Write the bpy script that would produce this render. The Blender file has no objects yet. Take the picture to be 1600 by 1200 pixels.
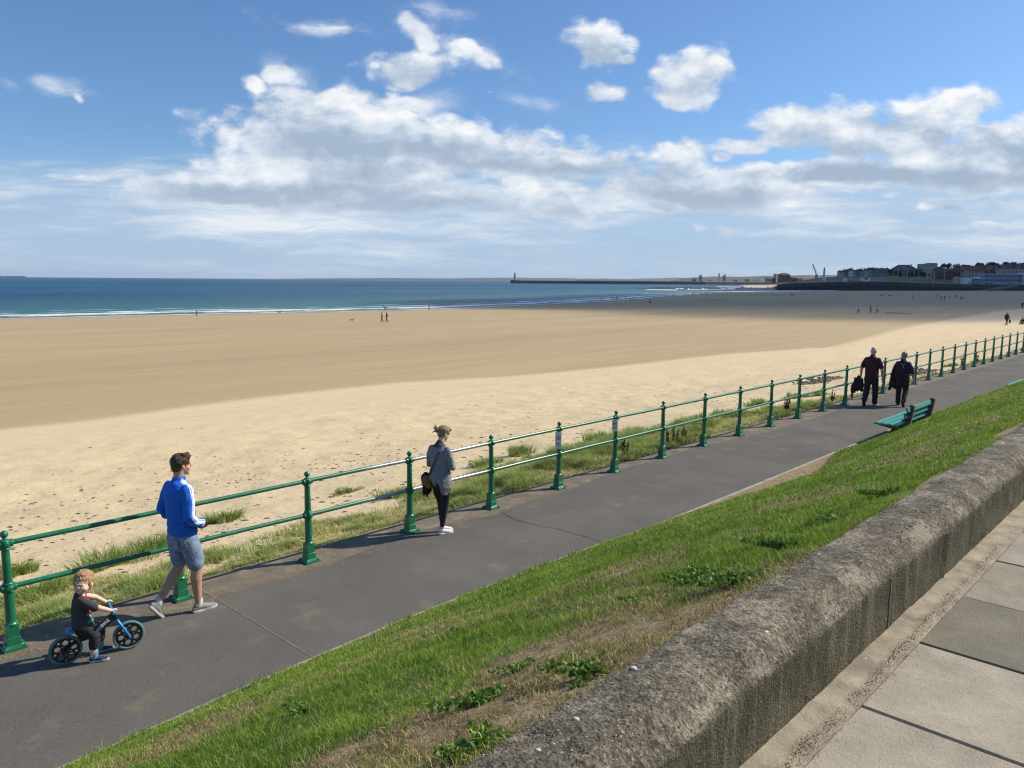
import bpy, bmesh, math, random
import numpy as np
from mathutils import Vector, Matrix
rad = math.radians
random.seed(7); RS = np.random.RandomState(11)
SC = bpy.context.scene
# ------------------------------------------------------------------ camera
F = 1210.0; PITCH = rad(7.63); ROLL = rad(0.41); EYE = 3.75
fw = np.array([0, math.cos(PITCH), -math.sin(PITCH)]); r0 = np.array([1, 0, 0.]); u0 = np.cross(r0, fw)
rt = r0*math.cos(ROLL)+u0*math.sin(ROLL); upv = -r0*math.sin(ROLL)+u0*math.cos(ROLL)
CAMP = np.array([0, 0, EYE])
cd = bpy.data.cameras.new('camera'); cam = bpy.data.objects.new('camera', cd); SC.collection.objects.link(cam)
cd.sensor_width = 36; cd.lens = 36*F/1600; cd.clip_start = 0.05; cd.clip_end = 80000
M = Matrix(((rt[0], upv[0], -fw[0], 0), (rt[1], upv[1], -fw[1], 0), (rt[2], upv[2], -fw[2], EYE), (0, 0, 0, 1)))
cam.matrix_world = M; SC.camera = cam
def ray(x, y): return fw*F+rt*(x-800)-upv*(y-600)
def hit(x, y, z=0.0):
    d = ray(x, y); return CAMP+d*(z-EYE)/d[2]
def at(x, y, Y):                    # the point on that sight line at world depth Y
    d = ray(x, y); return CAMP+d*Y/d[1]
# promenade frame: T along the path, S towards the sea
TH = rad(43.43); D2 = np.array([math.sin(TH), math.cos(TH)]); N2 = np.array([-D2[1], D2[0]]); W0 = np.array([-5.07, 7.47])
def W(t, s, z=0.0):
    p = W0+D2*t+N2*s; return (float(p[0]), float(p[1]), float(z))
def TS(p): q = np.array(p[:2])-W0; return float(q@D2), float(q@N2)
RZ = math.pi/2-TH+0.0               # rotation that turns local +x along the path
HEAD = -TH                          # rotation that turns local +y along the path
# ------------------------------------------------------------------ light
SUN_EL = rad(39.5); SUN_AZ = rad(19)  # azimuth from +x towards +y
sd = Vector((math.cos(SUN_EL)*math.cos(SUN_AZ), math.cos(SUN_EL)*math.sin(SUN_AZ), math.sin(SUN_EL)))
sl = bpy.data.lights.new('sun', 'SUN'); sl.energy = 5.0; sl.angle = rad(0.53); sl.color = (1.0, 0.915, 0.765)
so = bpy.data.objects.new('sun', sl); SC.collection.objects.link(so); so.location = (0, 0, 30)
so.rotation_euler = sd.to_track_quat('Z', 'Y').to_euler()
SC.view_settings.view_transform = 'Standard'; SC.view_settings.look = 'None'
SC.view_settings.exposure = 0.08; SC.cycles.filter_width = 1.2; SC.view_settings.gamma = 1.0; SC.view_settings.use_curve_mapping = False
try: SC.cycles.volume_bounces = 0
except Exception: pass
# ------------------------------------------------------------------ node helper
class NT:
    def __init__(s, tree): s.t = tree; s.n = tree.nodes; s.l = tree.links
    def _in(s, sock, v):
        if v is None: return
        if isinstance(v, bpy.types.NodeSocket): s.l.new(v, sock)
        else:
            if isinstance(v, (tuple, list)) and sock.type == 'RGBA' and len(v) == 3: v = (*v, 1)
            sock.default_value = v
    def node(s, typ, ins=None, **kw):
        n = s.n.new(typ)
        for k, v in kw.items(): setattr(n, k, v)
        for k, v in (ins or {}).items(): s._in(n.inputs[k], v)
        return n
    def m(s, op, a, b=None, c=None, clamp=False):
        n = s.n.new('ShaderNodeMath'); n.operation = op; n.use_clamp = clamp
        s._in(n.inputs[0], a); s._in(n.inputs[1], b); s._in(n.inputs[2], c); return n.outputs[0]
    def noise(s, vec, scale, detail=4, rough=.55, dist=0.0, dim='3D', out=0):
        n = s.node('ShaderNodeTexNoise', {'Scale': scale, 'Detail': detail, 'Roughness': rough, 'Distortion': dist}, noise_dimensions=dim)
        if vec is not None: s.l.new(vec, n.inputs['Vector'])
        return n.outputs[out]
    def mix(s, f, a, b, blend='MIX'):
        n = s.n.new('ShaderNodeMix'); n.data_type = 'RGBA'; n.blend_type = blend
        s._in(n.inputs[0], f); s._in(n.inputs[6], a); s._in(n.inputs[7], b); return n.outputs[2]
    def ramp(s, f, stops, interp='LINEAR'):
        n = s.n.new('ShaderNodeValToRGB'); cr = n.color_ramp; cr.interpolation = interp
        while len(cr.elements) < len(stops): cr.elements.new(.5)
        for e, (p, c) in zip(cr.elements, stops):
            e.position = p; e.color = (c, c, c, 1) if isinstance(c, (int, float)) else (*c, 1)
        s._in(n.inputs[0], f); return n.outputs[0]
    def mapping(s, vec, scale=(1, 1, 1), rot=(0, 0, 0), loc=(0, 0, 0)):
        n = s.node('ShaderNodeMapping', {'Scale': scale, 'Rotation': rot, 'Location': loc}); s.l.new(vec, n.inputs[0]); return n.outputs[0]
    def sstep(s, x, a, b):
        n = s.n.new('ShaderNodeMapRange'); n.interpolation_type = 'SMOOTHSTEP'
        s._in(n.inputs[0], x); n.inputs[1].default_value = a; n.inputs[2].default_value = b; return n.outputs[0]
    def bump(s, h, strength=.3, dist=.02):
        return s.node('ShaderNodeBump', {'Height': h, 'Strength': strength, 'Distance': dist}).outputs[0]
def new_mat(name):
    m = bpy.data.materials.new(name); m.use_nodes = True; nt = NT(m.node_tree); nt.n.clear()
    o = nt.n.new('ShaderNodeOutputMaterial'); b = nt.n.new('ShaderNodeBsdfPrincipled'); nt.l.new(b.outputs[0], o.inputs[0])
    return m, nt, b, o
def simple(name, col, rough=.6, var=.15, scale=8, bump=0.0, bscale=40, metal=0.0, spec=.5, bdist=.01, sss=0):
    m, nt, b, o = new_mat(name); co = nt.node('ShaderNodeTexCoord').outputs['Object']
    f = nt.noise(co, scale, 4, .6)
    lo = tuple(c*(1-var) for c in col); hi = tuple(min(1, c*(1+var)) for c in col)
    nt.l.new(nt.ramp(f, [(.3, lo), (.7, hi)]), b.inputs['Base Color'])
    b.inputs['Roughness'].default_value = rough; b.inputs['Metallic'].default_value = metal; b.inputs['Specular IOR Level'].default_value = spec
    if sss: b.inputs['Subsurface Weight'].default_value = sss; b.inputs['Subsurface Radius'].default_value = (.02, .008, .004)
    if bump: nt.l.new(nt.bump(nt.noise(co, bscale, 4, .6), bump, bdist), b.inputs['Normal'])
    return m
# ------------------------------------------------------------------ sky (Nishita + procedural clouds in world directions)
wd = bpy.data.worlds.new('World'); SC.world = wd; wd.use_nodes = True
try: wd.cycles.sampling_method = 'MANUAL'; wd.cycles.sample_map_resolution = 256
except Exception: pass
w = NT(wd.node_tree); w.n.clear()
def uv_of(x, y): d = ray(x, y); return d[0]/d[1], d[2]/d[1]
SKYS = 0.10
sky = w.node('ShaderNodeTexSky', sky_type='NISHITA', sun_disc=False, sun_elevation=SUN_EL, sun_rotation=rad(90)-SUN_AZ, altitude=0, air_density=1.0, dust_density=0.6, ozone_density=2.0)
gv = w.node('ShaderNodeTexCoord').outputs['Generated']
sx = w.node('ShaderNodeSeparateXYZ'); w.l.new(gv, sx.inputs[0])
ay = w.m('MAXIMUM', w.m('ABSOLUTE', sx.outputs[1]), 0.12)
U = w.m('DIVIDE', sx.outputs[0], ay); V = w.m('DIVIDE', w.m('MAXIMUM', sx.outputs[2], 0.0), ay)
def comb(x, y, z=0.0):
    n = w.node('ShaderNodeCombineXYZ'); w._in(n.inputs[0], x); w._in(n.inputs[1], y); w._in(n.inputs[2], z); return n.outputs[0]
UV = comb(U, V)
# warp so that edges billow
wn = w.node('ShaderNodeTexNoise', {'Scale': 9.0, 'Detail': 3.0, 'Roughness': .5}); w.l.new(UV, wn.inputs['Vector'])
wv = w.node('ShaderNodeVectorMath', operation='SUBTRACT'); w.l.new(wn.outputs['Color'], wv.inputs[0]); wv.inputs[1].default_value = (.5, .5, .5)
wsc = w.node('ShaderNodeVectorMath', operation='SCALE'); w.l.new(wv.outputs[0], wsc.inputs[0]); wsc.inputs['Scale'].default_value = 0.035
wad = w.node('ShaderNodeVectorMath', operation='ADD'); w.l.new(UV, wad.inputs[0]); w.l.new(wsc.outputs[0], wad.inputs[1])
WUV = wad.outputs[0]
# blob: x, y, rx, ry (photo scale), tilt degrees, weight
CU = [(935, 68, 58, 42, -20, 1.0), (985, 88, 26, 14, 0, .5), (1078, 118, 58, 42, 5, 1.15), (938, 143, 52, 24, 4, .8),
      (1515, 156, 72, 30, 6, 1.0), (1235, 200, 78, 36, 0, 1.15), (1325, 210, 95, 46, 0, 1.2), (1440, 208, 110, 56, 10, 1.15), (1545, 240, 120, 52, 0, 1.3),
      (1165, 232, 60, 20, 5, .8), (1135, 248, 22, 12, 0, .6),
      (1065, 250, 50, 38, 0, 1.1), (1040, 275, 55, 20, 0, .9), (855, 305, 80, 34, 0, 1.2), (895, 322, 75, 26, 0, 1.1),
      (655, 300, 70, 34, 0, .9), (1290, 272, 230, 22, 3, 1.15), (1520, 272, 180, 30, 0, 1.2),
      (655, 44, 56, 28, -35, .62), (650, 108, 82, 36, -4, .72), (730, 78, 74, 24, -30, .50), (520, 38, 60, 12, -3, .12),
      (432, 108, 34, 34, 0, .50), (398, 125, 34, 22, -20, .45), (450, 142, 50, 14, -25, .4), (640, 160, 80, 22, 0, .6), (588, 102, 24, 12, 0, .25),
      (540, 188, 170, 44, -8, 1.2), (620, 225, 270, 46, -5, 1.35), (840, 250, 180, 34, -4, 1.2), (420, 215, 60, 30, 0, 1.0), (540, 262, 210, 32, -3, 1.2),
      (122, 146, 20, 11, -30, .25), (765, 150, 18, 6, 0, .12),
      (500, 302, 340, 32, -2, 1.1), (300, 285, 240, 14, -2, .42), (140, 275, 160, 10, 0, .35), (620, 318, 270, 24, 0, 1.0), (1030, 322, 60, 16, 0, .8), (1120, 355, 70, 12, 0, .6), (1560, 355, 60, 14, 0, .8), (1480, 325, 60, 10, 0, .6), (970, 328, 22, 8, 0, .7), (1038, 328, 20, 9, 0, .7), (1100, 302, 270, 30, 0, 1.0)]
f = None; S1 = None; S2 = None
for (x, y, rx, ry, tl, wt) in CU:
    cu, cv = uv_of(x, y)
    mp = w.node('ShaderNodeMapping', vector_type='TEXTURE'); w.l.new(WUV, mp.inputs[0])
    mp.inputs['Location'].default_value = (cu, cv, 0); mp.inputs['Rotation'].default_value = (0, 0, rad(tl))
    mp.inputs['Scale'].default_value = (rx/F, ry/F, 1)
    ln = w.node('ShaderNodeVectorMath', operation='LENGTH'); w.l.new(mp.outputs[0], ln.inputs[0])
    b = w.m('MULTIPLY_ADD', ln.outputs['Value'], -.74, (.46+.56*wt) if wt > .75 else (.60+.46*wt))
    f = b if f is None else w.m('SMOOTH_MAX', f, b, .10)
    if rx > 44:
        sy = w.node('ShaderNodeSeparateXYZ'); w.l.new(mp.outputs[0], sy.inputs[0]); q = w.m('POWER', w.m('MAXIMUM', b, 0.001), 3.0); qy = w.m('MULTIPLY', q, sy.outputs[1])
        S1 = q if S1 is None else w.m('ADD', S1, q); S2 = qy if S2 is None else w.m('ADD', S2, qy)
hgt = w.m('DIVIDE', S2, w.m('ADD', S1, .0005))         # -1 at a cloud's base, +1 at its crown
f = w.m('MAXIMUM', f, -.8)
NS = (7.0, 14.0, 1)
n1 = w.noise(w.mapping(WUV, NS), 1.0, 9, .60)
n1b = w.noise(w.mapping(WUV, NS, loc=(0.22, 0.34, 0)), 1.0, 6, .58)
hf = w.noise(w.mapping(WUV, (42, 62, 1)), 1.0, 6, .62)
dens0 = w.m('ADD', w.m('MULTIPLY', f, 1.5), w.m('MULTIPLY_ADD', n1, 1.75, -1.12))
vb = w.node('ShaderNodeTexVoronoi', {'Scale': 1.0, 'Smoothness': .6}, feature='SMOOTH_F1'); w.l.new(w.mapping(WUV, (34, 44, 1)), vb.inputs['Vector']); vbd = vb.outputs['Distance']
dens0 = w.m('ADD', dens0, w.m('MULTIPLY_ADD', hf, .6, -.30)); dens0 = w.m('ADD', dens0, w.m('MULTIPLY_ADD', vbd, -.60, .24))
cum = w.sstep(dens0, .12, .64)
DK = None
for (x, y, rx, ry, q0) in [(610, 222, 190, 26, .40), (430, 300, 260, 24, .60), (620, 322, 200, 18, .55), (790, 264, 180, 16, .40), (1420, 276, 260, 22, .62), (1440, 300, 200, 16, .4), (1110, 308, 170, 20, .50), (860, 338, 90, 10, .4), (1330, 245, 110, 10, .35), (1560, 355, 90, 16, .4), (480, 235, 90, 12, .3), (1530, 235, 60, 14, .25), (250, 330, 200, 20, .35)]:
    cu, cv = uv_of(x, y); mp = w.node('ShaderNodeMapping', vector_type='TEXTURE'); w.l.new(WUV, mp.inputs[0]); mp.inputs['Location'].default_value = (cu, cv, 0); mp.inputs['Scale'].default_value = (rx/F, ry/F, 1)
    ln = w.node('ShaderNodeVectorMath', operation='LENGTH'); w.l.new(mp.outputs[0], ln.inputs[0]); q = w.m('MULTIPLY', w.sstep(ln.outputs['Value'], 1.6, 0.0), q0); DK = q if DK is None else w.m('MAXIMUM', DK, q)
# low layered stratus towards the horizon
st = w.noise(w.mapping(WUV, (4.6, 44, 1), loc=(3, 0, 0)), 1.0, 8, .66)
st2 = w.noise(w.mapping(UV, (2.2, 17, 1), loc=(9, 2, 0)), 1.0, 7, .62)
band = w.sstep(V, .172, .115)
stv = w.m('ADD', w.m('MULTIPLY', st, .55), w.m('MULTIPLY', st2, .6))
stm = w.m('MULTIPLY', w.sstep(w.m('ADD', stv, w.m('MULTIPLY', band, .20)), .60, .80), w.sstep(V, .19, .135))
relief = w.m('SUBTRACT', n1, n1b)
thick = w.sstep(dens0, .3, 1.5)
lit = w.m('ADD', w.m('MULTIPLY_ADD', relief, 2.3, .58), w.m('MULTIPLY', w.m('MULTIPLY_ADD', hgt, .75, -.06), w.m('MULTIPLY_ADD', thick, .75, .25)))
lit = w.m('SUBTRACT', w.m('ADD', lit, w.m('ADD', w.m('MULTIPLY_ADD', hf, .9, -.45), w.m('MULTIPLY_ADD', vbd, -.40, .17))), w.m('MULTIPLY', DK, w.sstep(dens0, .2, 1.0)), clamp=True)
ccol = w.ramp(lit, [(0.0, (.37, .46, .59)), (.30, (.48, .57, .69)), (.58, (.66, .73, .82)), (.82, (.80, .84, .88)), (1.0, (.92, .93, .94))])
scol = w.ramp(stv, [(.48, (.37, .50, .69)), (.565, (.47, .59, .75)), (.64, (.62, .71, .82)), (.72, (.82, .86, .90))])
K = 1.0/SKYS
skt = w.mix(1.0, sky.outputs[0], (.72, .96, 1.24), 'MULTIPLY')
col = skt
sc2 = w.mix(1.0, scol, (K, K, K), 'MULTIPLY'); cc2 = w.mix(1.0, ccol, (K, K, K), 'MULTIPLY')
col = w.mix(w.m('MULTIPLY', w.sstep(V, .19, .02), .85), col, (.42*K, .57*K, .76*K))
col = w.mix(w.m('MULTIPLY', stm, w.m('MULTIPLY_ADD', w.sstep(V, 0, .05), .55, .35)), col, sc2)
fade = w.m('MULTIPLY', cum, w.m('MULTIPLY_ADD', w.sstep(V, .03, .12), .75, .25))
col = w.mix(w.m('MULTIPLY', fade, .97), col, cc2)
WS = None
for (x, y, rx, ry, tl, q0) in [(90, 130, 66, 20, -10, .8), (8, 130, 34, 12, -12, .5), (500, 38, 130, 17, -3, .85), (445, 122, 60, 44, -25, .75), (690, 14, 60, 22, -10, .7), (715, 74, 130, 30, -28, .7), (820, 160, 80, 14, -8, .6), (640, 160, 110, 26, 0, .7)]:
    cu, cv = uv_of(x, y); mp = w.node('ShaderNodeMapping', vector_type='TEXTURE'); w.l.new(WUV, mp.inputs[0]); mp.inputs['Location'].default_value = (cu, cv, 0); mp.inputs['Rotation'].default_value = (0, 0, rad(tl)); mp.inputs['Scale'].default_value = (rx/F, ry/F, 1)
    ln = w.node('ShaderNodeVectorMath', operation='LENGTH'); w.l.new(mp.outputs[0], ln.inputs[0]); q = w.m('MULTIPLY', w.sstep(ln.outputs['Value'], 1.25, .0), q0); WS = q if WS is None else w.m('MAXIMUM', WS, q)
wsp = w.m('MULTIPLY', WS, w.sstep(w.m('ADD', w.noise(w.mapping(WUV, (16, 34, 1), loc=(4, 7, 0)), 1.0, 9, .68), w.m('MULTIPLY', WS, .22)), .46, .80))
col = w.mix(w.m('MULTIPLY', wsp, .85), col, (.80*K, .85*K, .90*K))
bg = w.node('ShaderNodeBackground', {'Strength': SKYS}); w.l.new(col, bg.inputs[0])
wo = w.n.new('ShaderNodeOutputWorld'); w.l.new(bg.outputs[0], wo.inputs[0])

# ------------------------------------------------------------------ mesh helpers
def tag(o, label=None, cat=None, group=None, kind=None):
    if label: o['label'] = label
    if cat: o['category'] = cat
    if group: o['group'] = group
    if kind: o['kind'] = kind
    return o
def link(o, parent=None):
    SC.collection.objects.link(o)
    if parent is not None: o.parent = parent
    return o
def empty(name, loc=(0, 0, 0), rz=0.0, label=None, cat=None, group=None, sc=1.0):
    o = bpy.data.objects.new(name, None); o.location = loc; o.rotation_euler = (0, 0, rz); o.scale = (sc,)*3
    o.empty_display_size = .2
    link(o); return tag(o, label, cat, group)
def copy_tree(o, parent=None):
    c = o.copy(); SC.collection.objects.link(c); c.parent = parent
    for ch in o.children: copy_tree(ch, c)
    return c
class G:
    def __init__(s): s.v = []; s.f = []
    def add(s, vs, fs):
        k = len(s.v); s.v += [tuple(map(float, p)) for p in vs]; s.f += [tuple(i+k for i in q) for q in fs]; return s
    def box(s, c, d, rz=0.0, taper=1.0, tilt=None):
        x, y, z = [q/2 for q in d]; vs = []
        for zz, k in ((-z, 1), (z, taper)):
            for a, b in ((-x, -y), (x, -y), (x, y), (-x, y)): vs.append(Vector((a*k, b*k, zz)))
        if tilt is not None: vs = [tilt @ p for p in vs]
        R = Matrix.Rotation(rz, 3, 'Z'); vs = [R @ p+Vector(c) for p in vs]
        return s.add(vs, [(3, 2, 1, 0), (4, 5, 6, 7), (0, 1, 5, 4), (1, 2, 6, 5), (2, 3, 7, 6), (3, 0, 4, 7)])
    def bar(s, a, b, wd_, th, ref=(0, 0, 1)):
        a = Vector(a); b = Vector(b); t = (b-a).normalized(); r = Vector(ref); n = (r-t*r.dot(t))
        if n.length < 1e-4: n = Vector((1, 0, 0))-t*t.x
        n.normalize(); q = t.cross(n); vs = []
        for p in (a, b):
            for i, j in ((-1, -1), (1, -1), (1, 1), (-1, 1)): vs.append(p+q*(i*wd_/2)+n*(j*th/2))
        return s.add(vs, [(3, 2, 1, 0), (4, 5, 6, 7), (0, 1, 5, 4), (1, 2, 6, 5), (2, 3, 7, 6), (3, 0, 4, 7)])
    def loft(s, pts, ref=(1, 0, 0), seg=14, cap=True, flat=False):
        P = [Vector(p[:3]) for p in pts]; R_ = [(p[3], p[4] if len(p) > 4 else p[3]) for p in pts]; rings = []
        ref = Vector(ref); n = len(P); fr = []
        for i in range(n):
            t = (P[min(i+1, n-1)]-P[max(i-1, 0)]).normalized(); a = ref-t*ref.dot(t)
            if a.length < 1e-3: a = Vector((0, 1, 0))-t*t.y
            a.normalize(); b = t.cross(a); fr.append((t, a, b)); rings.append((P[i], R_[i][0], R_[i][1], a, b))
        if cap and not flat:
            t, a, b = fr[0]; m = min(R_[0]); pre = [(P[0]-t*m*.92, R_[0][0]*.38, R_[0][1]*.38, a, b), (P[0]-t*m*.6, R_[0][0]*.8, R_[0][1]*.8, a, b)]
            t, a, b = fr[-1]; m = min(R_[-1]); post = [(P[-1]+t*m*.6, R_[-1][0]*.8, R_[-1][1]*.8, a, b), (P[-1]+t*m*.92, R_[-1][0]*.38, R_[-1][1]*.38, a, b)]
            rings = pre+rings+post
        vs = []; fs = []
        for c, ra, rb, a, b in rings:
            for k in range(seg):
                an = 2*math.pi*k/seg; vs.append(c+a*(math.cos(an)*ra)+b*(math.sin(an)*rb))
        for i in range(len(rings)-1):
            for k in range(seg):
                k2 = (k+1) % seg; fs.append((i*seg+k, i*seg+k2, (i+1)*seg+k2, (i+1)*seg+k))
        if cap: fs.append(tuple(range(seg-1, -1, -1))); fs.append(tuple((len(rings)-1)*seg+k for k in range(seg)))
        return s.add(vs, fs)
    def tube(s, P, r, seg=10, ref=(0, 0, 1)):
        rr = r if isinstance(r, (list, tuple)) else [r]*len(P)
        return s.loft([(*p, q, q) for p, q in zip(P, rr)], ref=ref, seg=seg, flat=True)
    def lathe(s, prof, c=(0, 0, 0), seg=16, rot=0.0, M=None):
        vs = []; fs = []; n = len(prof)
        for r, z in prof:
            for k in range(seg):
                a = 2*math.pi*k/seg+rot; p = Vector((r*math.cos(a), r*math.sin(a), z))
                if M is not None: p = M @ p
                vs.append(p+Vector(c))
        for i in range(n-1):
            for k in range(seg):
                k2 = (k+1) % seg; fs.append((i*seg+k, i*seg+k2, (i+1)*seg+k2, (i+1)*seg+k))
        fs.append(tuple(range(seg-1, -1, -1))); fs.append(tuple((n-1)*seg+k for k in range(seg)))
        return s.add(vs, fs)
    def ell(s, c, r, seg=14, n=8, rot=None):
        vs = []; fs = []; c = Vector(c)
        for i in range(1, n):
            ph = math.pi*i/n
            for k in range(seg):
                a = 2*math.pi*k/seg; p = Vector((r[0]*math.sin(ph)*math.cos(a), r[1]*math.sin(ph)*math.sin(a), -r[2]*math.cos(ph)))
                if rot is not None: p = rot @ p
                vs.append(p+c)
        q = Vector((0, 0, r[2])); q = rot @ q if rot is not None else q
        vs += [c-q, c+q]; b = len(vs)-2
        for i in range(n-2):
            for k in range(seg):
                k2 = (k+1) % seg; fs.append((i*seg+k, i*seg+k2, (i+1)*seg+k2, (i+1)*seg+k))
        for k in range(seg):
            k2 = (k+1) % seg; fs.append((b, k2, k)); fs.append((b+1, (n-2)*seg+k, (n-2)*seg+k2))
        return s.add(vs, fs)
    def prism(s, poly, z0, z1):
        n = len(poly); vs = [(x, y, z0) for x, y in poly]+[(x, y, z1) for x, y in poly]
        return s.add(vs, [tuple(range(n-1, -1, -1)), tuple(range(n, 2*n))]+[(i, (i+1) % n, n+(i+1) % n, n+i) for i in range(n)])
    def mesh(s, name='m', smooth=False):
        me = bpy.data.meshes.new(name); me.from_pydata(s.v, [], s.f); me.update()
        if smooth: me.polygons.foreach_set('use_smooth', [True]*len(me.polygons))
        return me
    def build(s, name, mat, parent=None, smooth=False, bevel=0.0):
        me = s.mesh(name, smooth); o = bpy.data.objects.new(name, me); me.materials.append(mat); link(o, parent)
        if bevel:
            b = o.modifiers.new('bevel', 'BEVEL'); b.width = bevel; b.segments = 2; b.limit_method = 'ANGLE'
        if smooth:
            try: me.set_sharp_from_angle(angle=rad(50))
            except Exception: pass
        return o
def remesh(g, name, mat, parent, vox=.008, smooth=6, disp=None, sub=False):
    me = g.mesh('tmp'); o = bpy.data.objects.new('tmp', me); SC.collection.objects.link(o)
    r = o.modifiers.new('r', 'REMESH'); r.mode = 'VOXEL'; r.voxel_size = vox
    if smooth: q = o.modifiers.new('s', 'SMOOTH'); q.factor = .5; q.iterations = smooth
    dg = bpy.context.evaluated_depsgraph_get(); dg.update()
    m2 = bpy.data.meshes.new_from_object(o.evaluated_get(dg)); bpy.data.objects.remove(o); bpy.data.meshes.remove(me)
    if disp is not None:
        n = len(m2.vertices); co = np.empty(n*3); m2.vertices.foreach_get('co', co); co = co.reshape(-1, 3)
        no = np.empty(n*3); m2.vertices.foreach_get('normal', no); no = no.reshape(-1, 3)
        co += no*disp(co, no)[:, None]; m2.vertices.foreach_set('co', co.ravel())
    m2.polygons.foreach_set('use_smooth', [True]*len(m2.polygons)); m2.update(); m2.name = name
    m2.materials.clear(); m2.materials.append(mat)
    p = bpy.data.objects.new(name, m2); link(p, parent); return p
# numpy value noise
_T = RS.rand(64, 64)
def vn(x, y):
    x = np.asarray(x, float); y = np.asarray(y, float); xi = np.floor(x).astype(int); yi = np.floor(y).astype(int); a = x-xi; b = y-yi
    a = a*a*(3-2*a); b = b*b*(3-2*b); g = lambda i, j: _T[i % 64, j % 64]
    return (g(xi, yi)*(1-a)+g(xi+1, yi)*a)*(1-b)+(g(xi, yi+1)*(1-a)+g(xi+1, yi+1)*a)*b
def fbm(x, y, o=4):
    r = 0; k = .5; t = 0
    for i in range(o): r = r+k*vn(x*2**i+17*i, y*2**i+5*i); t += k; k *= .55
    return r/t
def npmesh(name, V, faces, mat, parent=None, col=None, smooth=True):
    """V (n,3) array, faces list of (k,m) index arrays with m = 3 or 4."""
    me = bpy.data.meshes.new(name); V = np.asarray(V, np.float32); me.vertices.add(len(V)); me.vertices.foreach_set('co', V.ravel())
    idx = np.concatenate([f.ravel() for f in faces]).astype(np.int32); sizes = np.concatenate([np.full(len(f), f.shape[1]) for f in faces])
    st = np.concatenate([[0], np.cumsum(sizes)[:-1]]).astype(np.int32)
    me.loops.add(len(idx)); me.loops.foreach_set('vertex_index', idx); me.polygons.add(len(sizes)); me.polygons.foreach_set('loop_start', st)
    try: me.polygons.foreach_set('loop_total', sizes.astype(np.int32))
    except Exception: pass
    me.polygons.foreach_set('use_smooth', np.full(len(sizes), smooth)); me.update(calc_edges=True); me.validate()
    if col is not None:
        c = np.ones((len(V), 4), np.float32); c[:, :col.shape[1]] = col; a = me.color_attributes.new('Col', 'FLOAT_COLOR', 'POINT'); a.data.foreach_set('color', c.ravel())
    me.materials.append(mat); o = bpy.data.objects.new(name, me); link(o, parent); return o
def gridfaces(nr, nc):
    i = np.arange(nr-1)[:, None]*nc+np.arange(nc-1)[None, :]; i = i.ravel(); return np.stack([i, i+1, i+nc+1, i+nc], 1)
def blades(name, P, H, Wd, lean, leandir, facing, col, mat, parent=None):
    """curved tapering grass blades, two faces each"""
    n = len(P); px = np.stack([np.cos(facing), np.sin(facing), np.zeros(n)], 1)*Wd[:, None]/2
    ld = np.stack([np.cos(leandir), np.sin(leandir), np.zeros(n)], 1)*(H*lean)[:, None]; up = np.zeros((n, 3)); up[:, 2] = 1
    mid = P+up*(H*.55)[:, None]+ld*.3; tip = P+up*(H*np.sqrt(np.maximum(.05, 1-lean**2*.6)))[:, None]+ld
    V = np.stack([P-px, P+px, mid+px*.75, mid-px*.75, tip], 1).reshape(-1, 3)
    b = np.arange(n)*5; q = np.stack([b, b+1, b+2, b+3], 1); t = np.stack([b+3, b+2, b+4], 1)
    C = np.repeat(col, 5, 0); return npmesh(name, V, [q, t], mat, parent, C)
def attr_mat(name, rough=.6, spec=.3, trans=0.0):
    m, nt, b, o = new_mat(name); a = nt.node('ShaderNodeAttribute', attribute_name='Col')
    co = nt.node('ShaderNodeTexCoord').outputs['Object']; f = nt.noise(co, 30, 2)
    nt.l.new(nt.mix(1.0, a.outputs['Color'], nt.ramp(f, [(.3, .8), (.7, 1.15)]), 'MULTIPLY'), b.inputs['Base Color'])
    b.inputs['Roughness'].default_value = rough; b.inputs['Specular IOR Level'].default_value = spec
    if trans:
        tr = nt.node('ShaderNodeBsdfTranslucent'); nt.l.new(a.outputs['Color'], tr.inputs[0]); mx = nt.node('ShaderNodeMixShader', {0: trans})
        nt.l.new(b.outputs[0], mx.inputs[1]); nt.l.new(tr.outputs[0], mx.inputs[2]); nt.l.new(mx.outputs[0], o.inputs[0])
    return m
# ------------------------------------------------------------------ beach surface
SEA = -5.5
SHP = [(-900, 507), (-400, 502), (0, 497.5), (250, 492.5), (470, 488), (600, 485.5), (720, 481.5), (850, 476), (960, 469.5), (1060, 462), (1110, 458.5), (1135, 456.6)]
SHT = np.array([TS(hit(x, y, SEA)) for x, y in SHP])
def shore_s(t): return np.interp(t, SHT[:, 0], SHT[:, 1])
PRS = [-20, .42, 1.2, 3, 6, 12, 25, 45]; PRZ = [-.3, -.08, -.22, -.5, -1.0, -1.75, -2.35, -2.75]
def beach_z(t, s, fine=True):
    t = np.asarray(t, float); s = np.asarray(s, float); ss = shore_s(t)
    z = np.interp(s, PRS, PRZ); far = -2.75+(s-45)/(np.maximum(ss, 90)-45)*(SEA+2.75)
    z = np.where(s > 45, far, z)
    if fine: k = np.clip((s-.5)/2, 0, 1)*np.clip((26-s)/10, 0, 1); z = z+k*((fbm(t*.55, s*.55)-.5)*.22+(fbm(t*2.2+9, s*2.2)-.5)*.07)
    return z
def onbeach(x, y):
    z = -3.0
    for i in range(40):
        p = hit(x, y, z); t, s = TS(p); z = .5*z+.5*float(beach_z(t, s))
    return p[0], p[1], z
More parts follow.
